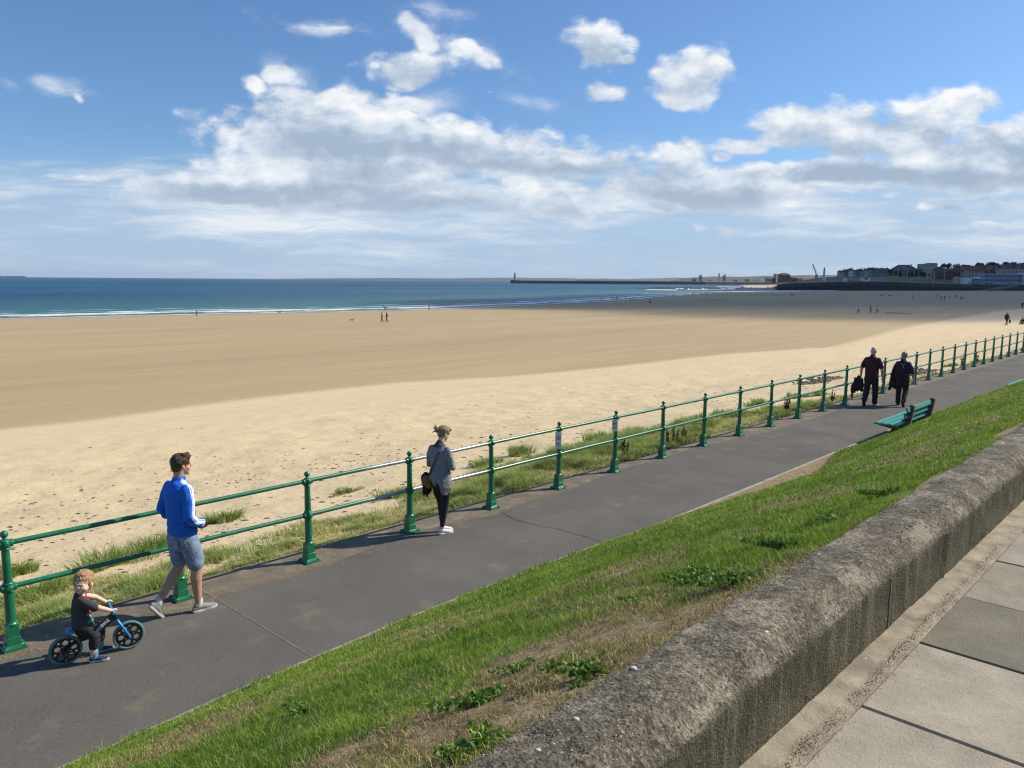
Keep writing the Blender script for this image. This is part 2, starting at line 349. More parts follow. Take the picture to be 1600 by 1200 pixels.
# ------------------------------------------------------------------ sand
def rotT(nt, co, sc): # coordinates along the promenade, stretched
    return nt.mapping(co, scale=sc, rot=(0, 0, 0))
m_sand, nt, b, _ = new_mat('sand')
a = nt.node('ShaderNodeAttribute', attribute_name='Col'); sp = nt.node('ShaderNodeSeparateColor'); nt.l.new(a.outputs['Color'], sp.inputs[0])
co = nt.node('ShaderNodeTexCoord').outputs['Object']   # the sheet's own x runs along the beach
wet, foot, sea_ = sp.outputs[0], sp.outputs[1], sp.outputs[2]
st1 = nt.noise(nt.mapping(co, (.010, .09, 1)), 1, 8, .6); st2_ = nt.noise(nt.mapping(co, (.05, .9, 1)), 1, 7, .6); n3 = nt.noise(co, 1.6, 8, .65)
wm = nt.sstep(nt.m('ADD', wet, nt.m('MULTIPLY_ADD', st2_, .4, -.2)), .30, .70)
dry = nt.ramp(nt.m('ADD', nt.m('MULTIPLY', n3, .6), nt.m('MULTIPLY', st2_, .4)), [(.3, (.60, .475, .285)), (.7, (.72, .575, .36))])
dmp = nt.ramp(nt.m('ADD', nt.m('MULTIPLY', st1, .55), nt.m('MULTIPLY', st2_, .50)), [(.30, (.37, .28, .16)), (.52, (.44, .335, .195)), (.78, (.53, .41, .25))])
c = nt.mix(wm, dry, dmp)
c = nt.mix(nt.m('MULTIPLY', sea_, .8), c, (.17, .135, .095))
# sparse dark weed crumbs and footprints on the upper beach
fp = nt.noise(nt.mapping(co, (2.2, 3.4, 1)), 1, 5, .75); fpm = nt.m('MULTIPLY', nt.sstep(fp, .62, .69), foot)
c = nt.mix(nt.m('MULTIPLY', fpm, .32), c, (.22, .16, .09))
nt.l.new(c, b.inputs['Base Color']); b.inputs['Roughness'].default_value = .9; b.inputs['Specular IOR Level'].default_value = .15
h = nt.m('ADD', nt.m('MULTIPLY', nt.noise(co, 4.5, 5, .62), foot), nt.m('MULTIPLY', nt.noise(co, 45, 3), .08))
nt.l.new(nt.bump(h, .5, .09), b.inputs['Normal'])
# dry/damp border in the beach plane, traced as ground points
DRY = [(-500, 700), (0, 671), (150, 655), (330, 630), (440, 617), (620, 598), (800, 588), (950, 574), (1060, 561), (1150, 552), (1240, 546), (1300, 542), (1340, 532), (1400, 515), (1480, 500), (1560, 486), (1640, 478), (1800, 470)]
DT = np.array([TS(onbeach(x, y)) for x, y in DRY]); o_ = np.argsort(DT[:, 0]); DT = DT[o_]
tl = np.concatenate([np.linspace(-90, -12, 40), np.arange(-12, 34, .16), np.geomspace(34, 1500, 230)]); sl_ = np.concatenate([np.arange(.42, 24, .16), np.geomspace(24, 700, 170)])
TT, SS = np.meshgrid(tl, sl_, indexing='ij'); ZZ = beach_z(TT, SS)
sh = shore_s(TT); wetv = np.clip(.5+(SS-np.interp(TT, DT[:, 0], DT[:, 1]))/(4+.02*np.maximum(TT, 0)), 0, 1)
footv = np.clip((27-SS)/14, 0, 1)*np.clip((SS+1)/2, 0, 1)*.9+.1*(1-wetv); seav = np.clip(1-(sh-SS)/7, 0, 1)
V_ = np.stack([TT, SS, ZZ], -1).reshape(-1, 3)
sand = npmesh('sand', V_, [gridfaces(*TT.shape)], m_sand, None, np.stack([wetv, footv, seav], -1).reshape(-1, 3).astype(np.float32))
sand.location = (W0[0], W0[1], 0); sand.rotation_euler = (0, 0, RZ); tag(sand, kind='structure')
# the mesh is mirrored-free: local x = T, local y = S
# ------------------------------------------------------------------ sea
m_sea, nt, b, _ = new_mat('sea')
a = nt.node('ShaderNodeAttribute', attribute_name='Col'); sp = nt.node('ShaderNodeSeparateColor'); nt.l.new(a.outputs['Color'], sp.inputs[0])
co = nt.node('ShaderNodeTexCoord').outputs['Object']
bands = nt.noise(nt.mapping(co, (.0022, .012, 1)), 1, 5, .6); rip = nt.noise(nt.mapping(co, (.035, .22, 1)), 1, 6, .65)
cc = nt.ramp(nt.m('ADD', nt.m('MULTIPLY', bands, .7), nt.m('MULTIPLY', rip, .3)), [(.38, (.007, .045, .125)), (.52, (.014, .095, .175)), (.64, (.03, .165, .215))])
cc = nt.mix(sp.outputs[0], cc, (.055, .19, .19))       # shallows turn green
cc = nt.mix(nt.sstep(nt.m('ADD', sp.outputs[1], nt.m('MULTIPLY_ADD', rip, .5, -.25)), .4, .9), cc, (.21, .205, .17))      # churned sand at the edge
fo = nt.noise(nt.mapping(co, (.055, .42, 1), loc=(5, 0, 0)), 1, 4, .55); fo2 = nt.noise(nt.mapping(co, (.35, 1.6, 1)), 1, 5, .7)
fm = nt.m('MULTIPLY', nt.sstep(nt.m('ADD', nt.m('ADD', nt.m('MULTIPLY', fo, .9), nt.m('MULTIPLY', fo2, .25)), nt.m('MULTIPLY', sp.outputs[2], .35)), .74, .82), nt.sstep(sp.outputs[2], .05, .4))
cc = nt.mix(fm, cc, (.86, .88, .88)); caps = nt.sstep(nt.noise(nt.mapping(co, (.18, .9, 1)), 1, 3, .6), .755, .80)
cc = nt.mix(nt.m('MULTIPLY', caps, .5), cc, (.6, .66, .7))
nt.l.new(cc, b.inputs['Base Color']); b.inputs['Roughness'].default_value = .42; b.inputs['Specular IOR Level'].default_value = .28
hb = nt.m('ADD', nt.noise(nt.mapping(co, (.10, .5, 1)), 1, 6, .7), nt.noise(nt.mapping(co, (.5, 1.6, 1)), 1, 3, .6))
nt.l.new(nt.bump(hb, .9, 1.2), b.inputs['Normal'])
# grid in shore-following rows: rows = distance out from the waterline
ts_ = np.concatenate([[-20000, -12000, -6000, -2500, -1000, -600, -400, -250], np.arange(-150, 720, 3.0), [760, 820, 900, 1000, 1300, 2500, 8000, 20000]])
ds_ = np.concatenate([np.arange(-14, 60, 1.3), np.geomspace(62, 22000, 90)])
TT, DD = np.meshgrid(ts_, ds_, indexing='ij')
wob = (fbm(TT*.018, TT*0+3)-.5)*10*np.exp(-np.abs(DD)/40)
SS = shore_s(np.clip(TT, SHT[0, 0], SHT[-1, 0]))+DD
shal = np.clip(1-(DD-4)/240, 0, 1)**1.3; churn = np.clip(1-DD/10, 0, 1)
ln_ = lambda c, w_: np.exp(-((DD-c+wob)/w_)**2)
foamv = np.clip(ln_(1.5, 2.2)*.95+ln_(12, 3.4)*1.0+ln_(25, 2.8)*.72+ln_(41, 2.4)*.4, 0, 1)
sw = .38*ln_(12, 2.2)+.25*ln_(25, 2.4)+.14*ln_(41, 2.4)+.05*ln_(1, 1)
ZZ = SEA+sw+(DD > 2)*(DD < 400)*(fbm(TT*.05, DD*.22)-.5)*.12
sea = npmesh('sea', np.stack([TT, SS, ZZ], -1).reshape(-1, 3), [gridfaces(*TT.shape)], m_sea, None, np.stack([shal, churn, foamv], -1).reshape(-1, 3).astype(np.float32))
sea.location = (W0[0], W0[1], 0); sea.rotation_euler = (0, 0, RZ); tag(sea, kind='structure')
# wide ground under everything, to the horizon inland
m_land = simple('land', (.07, .09, .035), .9, .3, .02)
g = G(); g.add([(-22000, -22000, -9), (22000, -22000, -9), (22000, 22000, -9), (-22000, 22000, -9)], [(0, 1, 2, 3)]); tag(g.build('ground', m_land), kind='structure')
# ------------------------------------------------------------------ promenade
def strip(name, rows, mat, kind='structure', col=None):
    """rows: list of (t, [(s,z), ...])"""
    n = len(rows[0][1]); V = [W(t, s, z) for t, q in rows for s, z in q]
    return tag(npmesh(name, np.array(V), [gridfaces(len(rows), n)[:, ::-1]], mat, None, col, smooth=False), kind=kind)
m_conc, nt, b, _ = new_mat('old_concrete')
co = nt.node('ShaderNodeTexCoord').outputs['Object']; n1_ = nt.noise(co, 3, 8, .7); n2_ = nt.noise(co, 60, 4, .7); vo = nt.node('ShaderNodeTexVoronoi', {'Scale': 70.0}); nt.l.new(co, vo.inputs['Vector'])
c = nt.ramp(n1_, [(.3, (.10, .08, .055)), (.55, (.185, .15, .105)), (.75, (.32, .265, .19))]); c = nt.mix(nt.sstep(n2_, .58, .75), c, (.42, .38, .31)); c = nt.mix(nt.m('MULTIPLY', nt.sstep(n2_, .42, .3), .6), c, (.07, .06, .045))
nt.l.new(c, b.inputs['Base Color']); b.inputs['Roughness'].default_value = .92; nt.l.new(nt.bump(nt.m('ADD', n1_, nt.m('MULTIPLY', n2_, .5)), .5, .02), b.inputs['Normal'])
tt = np.concatenate([np.arange(-9, 60, .25), np.arange(60, 160, 5)])
rows = [(t, [(.43+(float(vn(t*1.3, 2))-.5)*.05, -.35), (.42+(float(vn(t*1.3, 2))-.5)*.05, -.002), (.1, 0), (-.9, 0)]) for t in tt]
strip('kerb', rows, m_conc)
m_asph, nt, b, _ = new_mat('asphalt')
co = nt.node('ShaderNodeTexCoord').outputs['Object']; n1_ = nt.noise(co, .7, 6, .6); n2_ = nt.noise(co, 125, 3, .8); n4 = nt.noise(co, 60, 2, .5)
c = nt.ramp(n1_, [(.3, (.098, .091, .080)), (.7, (.142, .133, .118))]); c = nt.mix(nt.m('MULTIPLY', nt.sstep(n2_, .5, .75), .9), c, (.32, .30, .27)); c = nt.mix(nt.m('MULTIPLY', nt.sstep(n2_, .5, .25), .55), c, (.035, .033, .03))
c = nt.mix(nt.sstep(n4, .745, .77), c, (.5, .48, .44))
sandy = nt.noise(co, 1.6, 5, .6); c = nt.mix(nt.m('MULTIPLY', nt.sstep(sandy, .56, .76), .55), c, (.26, .205, .14))
nt.l.new(c, b.inputs['Base Color']); b.inputs['Roughness'].default_value = .92; b.inputs['Specular IOR Level'].default_value = .15
nt.l.new(nt.bump(n2_, .6, .006), b.inputs['Normal'])
LEd = [(-9.0, -0.5), (-3.0, -0.45), (-0.19, -0.29), (0.26, -0.29), (0.88, -0.37), (1.18, -0.36), (1.67, -0.41), (1.96, -0.32), (2.01, -0.29), (2.46, -0.31), (3.38, -0.36), (4.58, -0.14), (5.19, -0.12), (5.95, -0.14), (6.7, -0.33), (6.91, -0.24), (7.67, -0.22), (8.91, -0.17), (10.5, 0.02), (11.98, -0.03), (13.65, 0.03), (16.4, -0.33), (23.0, -0.24), (40.0, -0.3), (170.0, -0.3)]
REd = [(-9, -2.7), (-3, -2.6), (0, -2.52), (1, -2.44), (3.3, -2.34), (6, -2.36), (8, -2.47), (12, -2.46), (18, -2.40), (23, -2.44), (28, -2.62), (33, -2.9), (45, -3.9), (60, -5.0), (170, -12)]
le = lambda t: float(np.interp(t, *zip(*LEd)))+(float(vn(t*2.1, 7))-.5)*.05+(float(vn(t*9, 3))-.5)*.02
re_ = lambda t: float(np.interp(t, *zip(*REd)))
tt2 = np.concatenate([np.arange(-9, 40, .08), np.arange(40, 160, 2)])
rows = [(t, [(le(t), .002), (le(t)-.012, .009), (le(t)*.5+re_(t)*.5, .010), (re_(t), .010)]) for t in tt2]; strip('path', rows, m_asph)
# the transverse seam and hairline cracks
m_crk = simple('crack_dirt', (.035, .03, .025), .95); m_seam = simple('seam_grit', (.28, .23, .17), .95, .4, 60)
def ribbon(name, pts, w_, mat, z=.014):
    V = []; n = len(pts)
    for i, (t, s) in enumerate(pts):
        a_ = np.array(pts[max(0, i-1)]); c_ = np.array(pts[min(n-1, i+1)]); d = c_-a_; d = d/np.hypot(*d); q = np.array([-d[1], d[0]])*w_/2*(.6+.8*random.random()); V += [W(t+q[0], s+q[1], z), W(t-q[0], s-q[1], z)]
    return tag(npmesh(name, np.array(V), [gridfaces(n, 2)], mat), kind='structure')
def wig(a, b, n, amp): return [(a[0]+(b[0]-a[0])*i/n+random.uniform(-amp, amp), a[1]+(b[1]-a[1])*i/n+random.uniform(-amp, amp)) for i in range(n+1)]
ribbon('path_seam', wig((2.0, .1), (2.0, -2.37), 60, .004), .010, m_seam)
CRK = [(6.84, -0.28), (6.7, -0.66), (6.68, -0.93), (6.73, -1.24), (6.8, -1.53), (6.81, -1.97), (6.79, -2.42)]
ribbon('path_crack', [q for a, b in zip(CRK[:-1], CRK[1:]) for q in wig(a, b, 8, .008)], .009, m_crk)
ribbon('path_crack', wig((14.5, -.4), (15.2, -1.7), 30, .015), .012, m_crk); ribbon('path_crack', wig((15.2, -1.7), (14.9, -2.3), 20, .015), .01, m_crk)
# thin pale edging between path and lawn
m_edge = simple('edging_concrete', (.36, .31, .245), .9, .25, 6, .4, 50)
rows = [(t, [(re_(t)+.003, -.1), (re_(t)+.003, .022), (re_(t)-.055, .024), (re_(t)-.058, -.1)]) for t in np.concatenate([np.arange(-9, 40, .15), np.arange(40, 160, 4)])]; strip('edging', rows, m_edge)
# ------------------------------------------------------------------ lawn bank
LWT = 2.40; SW_L = -7.445
def setback(t): return np.interp(np.asarray(t, float), [-99, 6.9, 8.5, 10.5, 12.2, 12.75, 15.2, 99], [0, 0, .18, .38, .55, .46, 0, 0])
FB = TS(hit(1604, 626))
def notch(t, s):
    a = np.clip((t-15.3)/.8, 0, 1)*np.clip((20.1-t)/.4, 0, 1)*np.clip((s+3.80)/.16, 0, 1); b = np.clip((t-FB[0]+1.6)/1.0, 0, 1)*np.clip((FB[0]+2.6-t)/.4, 0, 1)*np.clip((s-FB[1]+.75)/.22, 0, 1); return np.maximum(a, b)
def lawn_z(t, s):
    t = np.asarray(t, float); s = np.asarray(s, float); e = np.interp(t, *zip(*REd))-.05; q = np.clip((e-s)/(e-SW_L), 0, 1); sb = setback(t)/(e-SW_L); q = np.where(q < sb, 0, (q-sb)/(1-sb))
    base = LWT*(q*1.0+.05*np.sin(q*np.pi)); nb = notch(t, s); base = base*(1-nb)+.012*nb; base = base+.0
    return base+(fbm(t*.9, s*.9)-.5)*.055*np.sin(np.pi*np.clip(q, 0, 1))+(fbm(t*4+3, s*4)-.5)*.035*np.clip(q*8, 0, 1)*np.clip((1-q)*8, 0, 1)
def spots(t, s, L_):
    r = np.zeros(np.broadcast(t, s).shape)
    for a, b, ra, rb in L_: r = np.maximum(r, np.exp(-(((t-a)/ra)**2+((s-b)/rb)**2)**1.5))
    return r
# bare sandy scrapes and brown thatchy places, as ground positions
BARE = [(1.05, -7.18, .34, .20), (.28, -7.25, .30, .16), (-.15, -6.9, .25, .3), (2.6, -7.35, .4, .08), (4.3, -7.3, .6, .10), (7.0, -7.25, .8, .14), (.55, -6.6, .3, .2)]
DRYS = [(.3, -6.5, .9, .7), (-.6, -6.2, 1.0, .8), (1.1, -6.9, .8, .4), (.1, -4.3, .5, .25), (1.4, -5.3, .35, .2), (5.2, -5.6, 1.2, .4), (8.5, -6.3, 1.5, .4), (12, -4.6, 1.6, .4), (-1.2, -4.9, .8, .6)]
def dryness(t, s):
    t = np.asarray(t, float); s = np.asarray(s, float)
    a_ = np.clip((-5.7-s)/1.3, 0, 1)*np.clip((4.6-t)/3.0, 0, 1)*.55; b_ = np.exp(-((s+4.6)/.5)**2)*np.clip((2.8-t)/2, 0, 1)*.55
    n = fbm(t*1.1+4, s*1.6+2, 4)+spots(t, s, DRYS)*.16; far = np.clip((t-8)/12, 0, 1)*.12+np.clip((-7.0-s)/.4, 0, 1)*.3
    return np.clip(a_+b_+far+(n-.56)*2.6, 0, 1)
m_soil, nt, b, _ = new_mat('lawn_soil')
a = nt.node('ShaderNodeAttribute', attribute_name='Col'); sp = nt.node('ShaderNodeSeparateColor'); nt.l.new(a.outputs['Color'], sp.inputs[0])
co = nt.node('ShaderNodeTexCoord').outputs['Object']; n1_ = nt.noise(co, 9, 8, .75); n2_ = nt.noise(co, 60, 4, .7)
gr = nt.ramp(n2_, [(.3, (.06, .10, .02)), (.7, (.15, .22, .045))]); br = nt.ramp(nt.m('ADD', nt.m('MULTIPLY', n1_, .5), nt.m('MULTIPLY', n2_, .5)), [(.33, (.07, .045, .022)), (.48, (.22, .155, .078)), (.64, (.50, .39, .225))])
c = nt.mix(nt.sstep(nt.m('ADD', sp.outputs[0], nt.m('MULTIPLY_ADD', n1_, .6, -.3)), .25, .6), gr, br); nt.l.new(c, b.inputs['Base Color']); b.inputs['Roughness'].default_value = .95
nt.l.new(nt.bump(nt.m('ADD', n1_, n2_), .7, .02), b.inputs['Normal'])
tl = np.concatenate([np.arange(-9, 30, .09), np.arange(30, 160, 1.5)]); q_ = np.linspace(0, 1, 60)
TT, QQ = np.meshgrid(tl, q_, indexing='ij'); E_ = np.interp(TT, *zip(*REd))-.05; SS = E_+(SW_L-.02-E_)*QQ; ZZ = lawn_z(TT, SS); XY = W0[None, None]+TT[..., None]*D2+SS[..., None]*N2
soilv = np.clip(dryness(TT, SS)+spots(TT, SS, BARE)*1.2+(setback(TT) > (E_-SS))*1.0+np.clip((SW_L+.16-SS)/.1, 0, 1)*.8, 0, 1)
tag(npmesh('lawn', np.concatenate([XY, ZZ[..., None]], -1).reshape(-1, 3), [gridfaces(*TT.shape)[:, ::-1]], m_soil, None, np.stack([soilv]*3, -1).reshape(-1, 3).astype(np.float32)), kind='structure')
# ------------------------------------------------------------------ wall and upper pavement
m_wall, nt, b, _ = new_mat('lichen_concrete')
co = nt.node('ShaderNodeTexCoord').outputs['Object']; n1_ = nt.noise(co, 4.5, 8, .68); n2_ = nt.noise(co, 75, 4, .75); n3_ = nt.noise(co, 26, 4, .7)
vo = nt.node('ShaderNodeTexVoronoi', {'Scale': 95.0}); nt.l.new(co, vo.inputs['Vector'])
c = nt.ramp(nt.m('ADD', nt.m('MULTIPLY', n1_, .6), nt.m('MULTIPLY', n3_, .4)), [(.40, (.075, .064, .047)), (.5, (.16, .138, .10)), (.60, (.34, .295, .215))])
c = nt.mix(nt.sstep(n2_, .56, .70), c, (.42, .37, .28)); c = nt.mix(nt.m('MULTIPLY', nt.sstep(n2_, .49, .35), .9), c, (.025, .022, .017))
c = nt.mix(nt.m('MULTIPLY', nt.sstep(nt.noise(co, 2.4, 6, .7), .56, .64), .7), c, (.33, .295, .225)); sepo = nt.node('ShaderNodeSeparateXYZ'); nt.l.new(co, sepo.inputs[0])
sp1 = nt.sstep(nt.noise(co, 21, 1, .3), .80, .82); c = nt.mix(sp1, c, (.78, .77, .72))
moss_shade = nt.m('MULTIPLY', nt.sstep(sepo.outputs[2], 2.36, 2.16), nt.sstep(n1_, .3, .6)); side = nt.sstep(sepo.outputs[2], 2.44, 2.39); c = nt.mix(nt.m('MULTIPLY', side, .80), c, nt.mix(nt.m('MULTIPLY', moss_shade, .8), (.045, .040, .022), (.115, .103, .055)))  # pavement side darkened: its shade put into the colour, along with mossy dirt
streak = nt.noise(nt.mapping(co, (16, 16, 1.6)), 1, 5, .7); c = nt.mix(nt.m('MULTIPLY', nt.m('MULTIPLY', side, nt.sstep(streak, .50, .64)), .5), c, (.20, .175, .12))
nt.l.new(c, b.inputs['Base Color']); b.inputs['Roughness'].default_value = .95; b.inputs['Specular IOR Level'].default_value = .2
nt.l.new(nt.bump(nt.m('ADD', nt.m('MULTIPLY', n2_, .5), nt.m('ADD', nt.m('MULTIPLY', n3_, .6), nt.m('MULTIPLY', vo.outputs[0], .35))), .8, .016), b.inputs['Normal'])
tl = np.concatenate([np.arange(-9, 14, .035), np.arange(14, 60, .5)])
prof = [(SW_L, 2.05), (SW_L, 2.49), (SW_L-.006, 2.499), (SW_L-.06, 2.503), (SW_L-.12, 2.504), (SW_L-.19, 2.502), (-7.655, 2.500), (-7.668, 2.494), (-7.70, 2.462), (-7.728, 2.432), (-7.742, 2.412), (-7.744, 2.38), (-7.744, 2.28), (-7.743, 2.19), (-7.742, 2.05)]
TT = np.repeat(tl[:, None], len(prof), 1); SS = np.repeat(np.array([p[0] for p in prof])[None], len(tl), 0); ZZ = np.repeat(np.array([p[1] for p in prof])[None], len(tl), 0)
r1 = (fbm(TT*7, SS*24+ZZ*24, 4)-.5)*.016-.012*(np.abs((TT-2.62) % 3.05) < .03); SS = SS+r1*np.array([.5]+[1]*(len(prof)-2)+[0])[None]; ZZ = ZZ+(fbm(TT*5+9, SS*30, 4)-.5)*.010-.006*(np.abs((TT-2.62) % 3.05) < .03)*(ZZ > 2.47)+(fbm(TT*5+9, SS*30, 4)-.5)*.0*np.array([0]+[1]*10+[0]*4)[None]
XY = W0[None, None]+TT[..., None]*D2+SS[..., None]*N2
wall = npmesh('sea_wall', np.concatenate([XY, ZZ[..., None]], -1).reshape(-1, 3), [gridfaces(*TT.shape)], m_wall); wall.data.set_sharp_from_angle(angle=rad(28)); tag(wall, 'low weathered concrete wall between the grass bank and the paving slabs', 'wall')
g = G(); g.box((0, 0, 0), (.007, .005, .23)); jt_ = g.build('mortar_joint', simple('joint_mortar', (.20, .18, .135), .9, .3, 40), wall); jt_.location = W(1.735, -7.746, 2.29); jt_.rotation_euler = (0, 0, RZ)
m_slab, nt, b, _ = new_mat('paving')
a = nt.node('ShaderNodeAttribute', attribute_name='Col'); co = nt.node('ShaderNodeTexCoord').outputs['Object']; n1_ = nt.noise(co, 5, 7, .65); n2_ = nt.noise(co, 110, 4, .75); n3_ = nt.noise(co, 2.0, 5, .6)
c = nt.mix(1.0, a.outputs['Color'], nt.ramp(n1_, [(.3, .8), (.7, 1.18)]), 'MULTIPLY'); c = nt.mix(nt.m('MULTIPLY', nt.sstep(n2_, .55, .75), .55), c, (.52, .47, .38)); c = nt.mix(nt.m('MULTIPLY', nt.sstep(n2_, .46, .3), .5), c, (.09, .08, .062))
c = nt.mix(nt.m('MULTIPLY', nt.sstep(n3_, .50, .70), .5), c, (.17, .145, .10)); nt.l.new(c, b.inputs['Base Color']); b.inputs['Roughness'].default_value = .9
nt.l.new(nt.bump(nt.m('ADD', n2_, n1_), .6, .01), b.inputs['Normal'])
V = []; FQ = []; C = []
def slab(t0, t1, s0, s1, z, col, rz=.006):
    k = len(V); bt = [(t0, s0), (t1, s0), (t1, s1), (t0, s1)]
    for t, s in bt: V.append(W(t, s, z-.06))
    for t, s in bt: V.append(W(t, s, z-rz))
    for (t, s), (dt, ds) in zip(bt, [(1, 1), (-1, 1), (-1, -1), (1, -1)]): V.append(W(t+dt*rz, s+ds*rz, z))
    for j in (0, 4): FQ.extend([(k+j+i, k+j+(i+1) % 4, k+j+4+(i+1) % 4, k+j+4+i) for i in range(4)])
    FQ.append((k+8, k+9, k+10, k+11)); C.extend([col]*12)
srow = [-7.885, -8.80, -9.7, -10.6, -11.5]; tk = .99
SCOL = {0: (.42, .368, .275), 1: (.40, .352, .265), 2: (.40, .352, .265), 3: (.19, .168, .12), 4: (.32, .28, .205)}
for r in range(4):
    off = 0 if r % 2 == 0 else .36
    for k in range(-14, 70):
        base = SCOL.get(k+1 if r == 0 else 99, None) or tuple(np.array((.32, .285, .225))*(.8+.35*random.random()))
        tilt = random.uniform(-.003, .003)
        slab(tk+.722*k+off-.714, tk+.722*k+off, srow[r+1]+.008, srow[r], 2.15+tilt, base)
V2 = np.array(V)
tag(npmesh('pavement', V2, [np.array(FQ)], m_slab, None, np.array(C, np.float32), smooth=False), kind='structure')
# mortar fillet strip along the wall foot and the bed under the slabs
m_mort = simple('mortar_strip', (.31, .262, .19), .95, .35, 7, .6, 70)
tl = np.concatenate([np.arange(-9, 20, .06), np.arange(20, 60, 1)])
rows = [(t, [(-7.73, 2.158+.004*float(vn(t*3, 4))), (-7.80, 2.152+.003*float(vn(t*5, 8))), (-7.86, 2.149), (-7.883+(float(vn(t*6, 1))-.5)*.016, 2.1475), (-7.886, 2.13)]) for t in tl]; strip('mortar_strip', rows, m_mort)
m_bed = simple('bedding', (.04, .035, .028), 1.0); strip('bedding', [(t, [(-7.7, 2.10), (-14, 2.10)]) for t in (-9, 60)], m_bed)
m_up = simple('road_far', (.16, .15, .13), .9, .2, 3); strip('upper_road', [(t, [(-11.6, 2.12), (-40, 2.15)]) for t in (-9, 60)], m_up)

# ------------------------------------------------------------------ railing
ORD = ['first', 'second', 'third', 'fourth', 'fifth', 'sixth', 'seventh', 'eighth', 'ninth', 'tenth', 'eleventh', 'twelfth', 'thirteenth', 'fourteenth', 'fifteenth', 'sixteenth', 'seventeenth', 'eighteenth', 'nineteenth', 'twentieth']
m_green, nt, b, _ = new_mat('green_paint')
co = nt.node('ShaderNodeTexCoord').outputs['Object']; n1_ = nt.noise(co, 9, 5, .65); n2_ = nt.noise(co, 45, 4, .7)
c = nt.ramp(n1_, [(.3, (.006, .125, .058)), (.7, (.013, .180, .085))]); c = nt.mix(nt.sstep(n2_, .68, .74), c, (.05, .06, .035)); c = nt.mix(nt.m('MULTIPLY', nt.sstep(nt.noise(co, 6, 6, .7), .62, .72), .4), c, (.09, .20, .15))
nt.l.new(c, b.inputs['Base Color']); nt.l.new(nt.ramp(n1_, [(.3, .26), (.7, .42)]), b.inputs['Roughness']); b.inputs['Specular IOR Level'].default_value = .55; b.inputs['Coat Weight'].default_value = .25; b.inputs['Coat Roughness'].default_value = .2
nt.l.new(nt.bump(n2_, .15, .004), b.inputs['Normal'])
SP = 1.723
m_rail = m_green.copy(); m_rail.name = 'green_paint_worn'; nt = NT(m_rail.node_tree); b = [n for n in nt.n if n.type == 'BSDF_PRINCIPLED'][0]; c0_ = b.inputs['Base Color'].links[0].from_socket
co = nt.node('ShaderNodeTexCoord').outputs['Object']; sy = nt.node('ShaderNodeSeparateXYZ'); nt.l.new(co, sy.inputs[0]); ww_ = nt.m('MULTIPLY', nt.sstep(sy.outputs[1], 4.2, 4.7), nt.sstep(sy.outputs[1], 6.9, 6.4)); nn_ = nt.noise(nt.mapping(co, (30, 5, 30)), 1, 4, .6)
nt.l.new(nt.mix(nt.m('MULTIPLY', nt.sstep(nn_, .30, .42), ww_), c0_, (.30, .33, .38)), b.inputs['Base Color'])
nt.l.new(nt.m('MULTIPLY', nt.m('MULTIPLY', nt.sstep(nn_, .30, .42), ww_), .25), b.inputs['Metallic'])
railing = empty('railing', W(0, 0, 0), HEAD, 'green cast iron railing with ball topped posts and two rails along the seaward kerb', 'railing')
# rail axis in local coordinates = +y
def post_mesh():
    g = G(); g.box((0, 0, .14), (.118, .118, .235), rz=0, taper=.93)
    g.box((0, 0, .075), (.135, .135, .10), taper=.9)
    g.lathe([(.058, .245), (.062, .25), (.064, .262), (.055, .272), (.050, .28), (.049, .30), (.045, .59), (.052, .592), (.055, .602), (.048, .612), (.055, .62), (.058, .640), (.055, .66), (.048, .668), (.054, .678), (.052, .69), (.043, .694),
             (.037, 1.035), (.046, 1.038), (.050, 1.048), (.042, 1.058), (.050, 1.066), (.052, 1.098), (.050, 1.13), (.043, 1.137), (.034, 1.142), (.018, 1.15), (.016, 1.165)], seg=20)
    for z, r in ((.640, .036), (1.098, .030)):
        for sgn in (-1, 1):
            Mx = Matrix.Rotation(rad(90*sgn), 3, 'Y'); g.lathe([(r, .03), (r, .062), (r*.75, .070), (.001, .074)], (0, 0, z), 8, rad(22.5), Mx)
            My = Matrix.Rotation(rad(90*sgn), 3, 'X'); g.lathe([(.040, .03), (.040, .066), (.034, .070), (.028, .071)], (0, 0, z), 14, 0, My)
    return g
post0 = post_mesh().build('post', m_green, railing, smooth=True, bevel=.003)
fin = G().ell((0, 0, 1.195), (.038, .038, .038), 18, 12).build('finial', m_green, post0, smooth=True)
g = G(); g.box((0, 0, .014), (.215, .215, .026)); g.box((0, 0, .036), (.165, .165, .02), taper=.86)
for i in (-1, 1):
    for j in (-1, 1): g.lathe([(.016, .026), (.016, .038), (.009, .043)], (i*.085, j*.085, 0), 6)
bp = g.build('base_plate', m_green, post0, bevel=.003)
for k in range(1, 34):
    p = post0.copy(); SC.collection.objects.link(p); p.parent = railing; p.location = (0, k*SP, 0); p.rotation_euler = (rad(random.uniform(-.4, .4)), rad(random.uniform(-.5, .5)), 0)
    for ch in (fin, bp): c_ = ch.copy(); SC.collection.objects.link(c_); c_.parent = p
pm = post0.copy(); SC.collection.objects.link(pm); pm.parent = railing; pm.location = (0, -SP, 0)
for ch in (fin, bp): c_ = ch.copy(); SC.collection.objects.link(c_); c_.parent = pm
for nm, z in (('top_rail', 1.098), ('middle_rail', .640)):
    P = [(random.uniform(-.004, .004), y, z+random.uniform(-.004, .004)) for y in np.arange(-3.4, 33.5*SP, SP/2)]
    G().tube(P, .0265, 14, ref=(1, 0, 0)).build(nm, m_rail, railing, smooth=True)
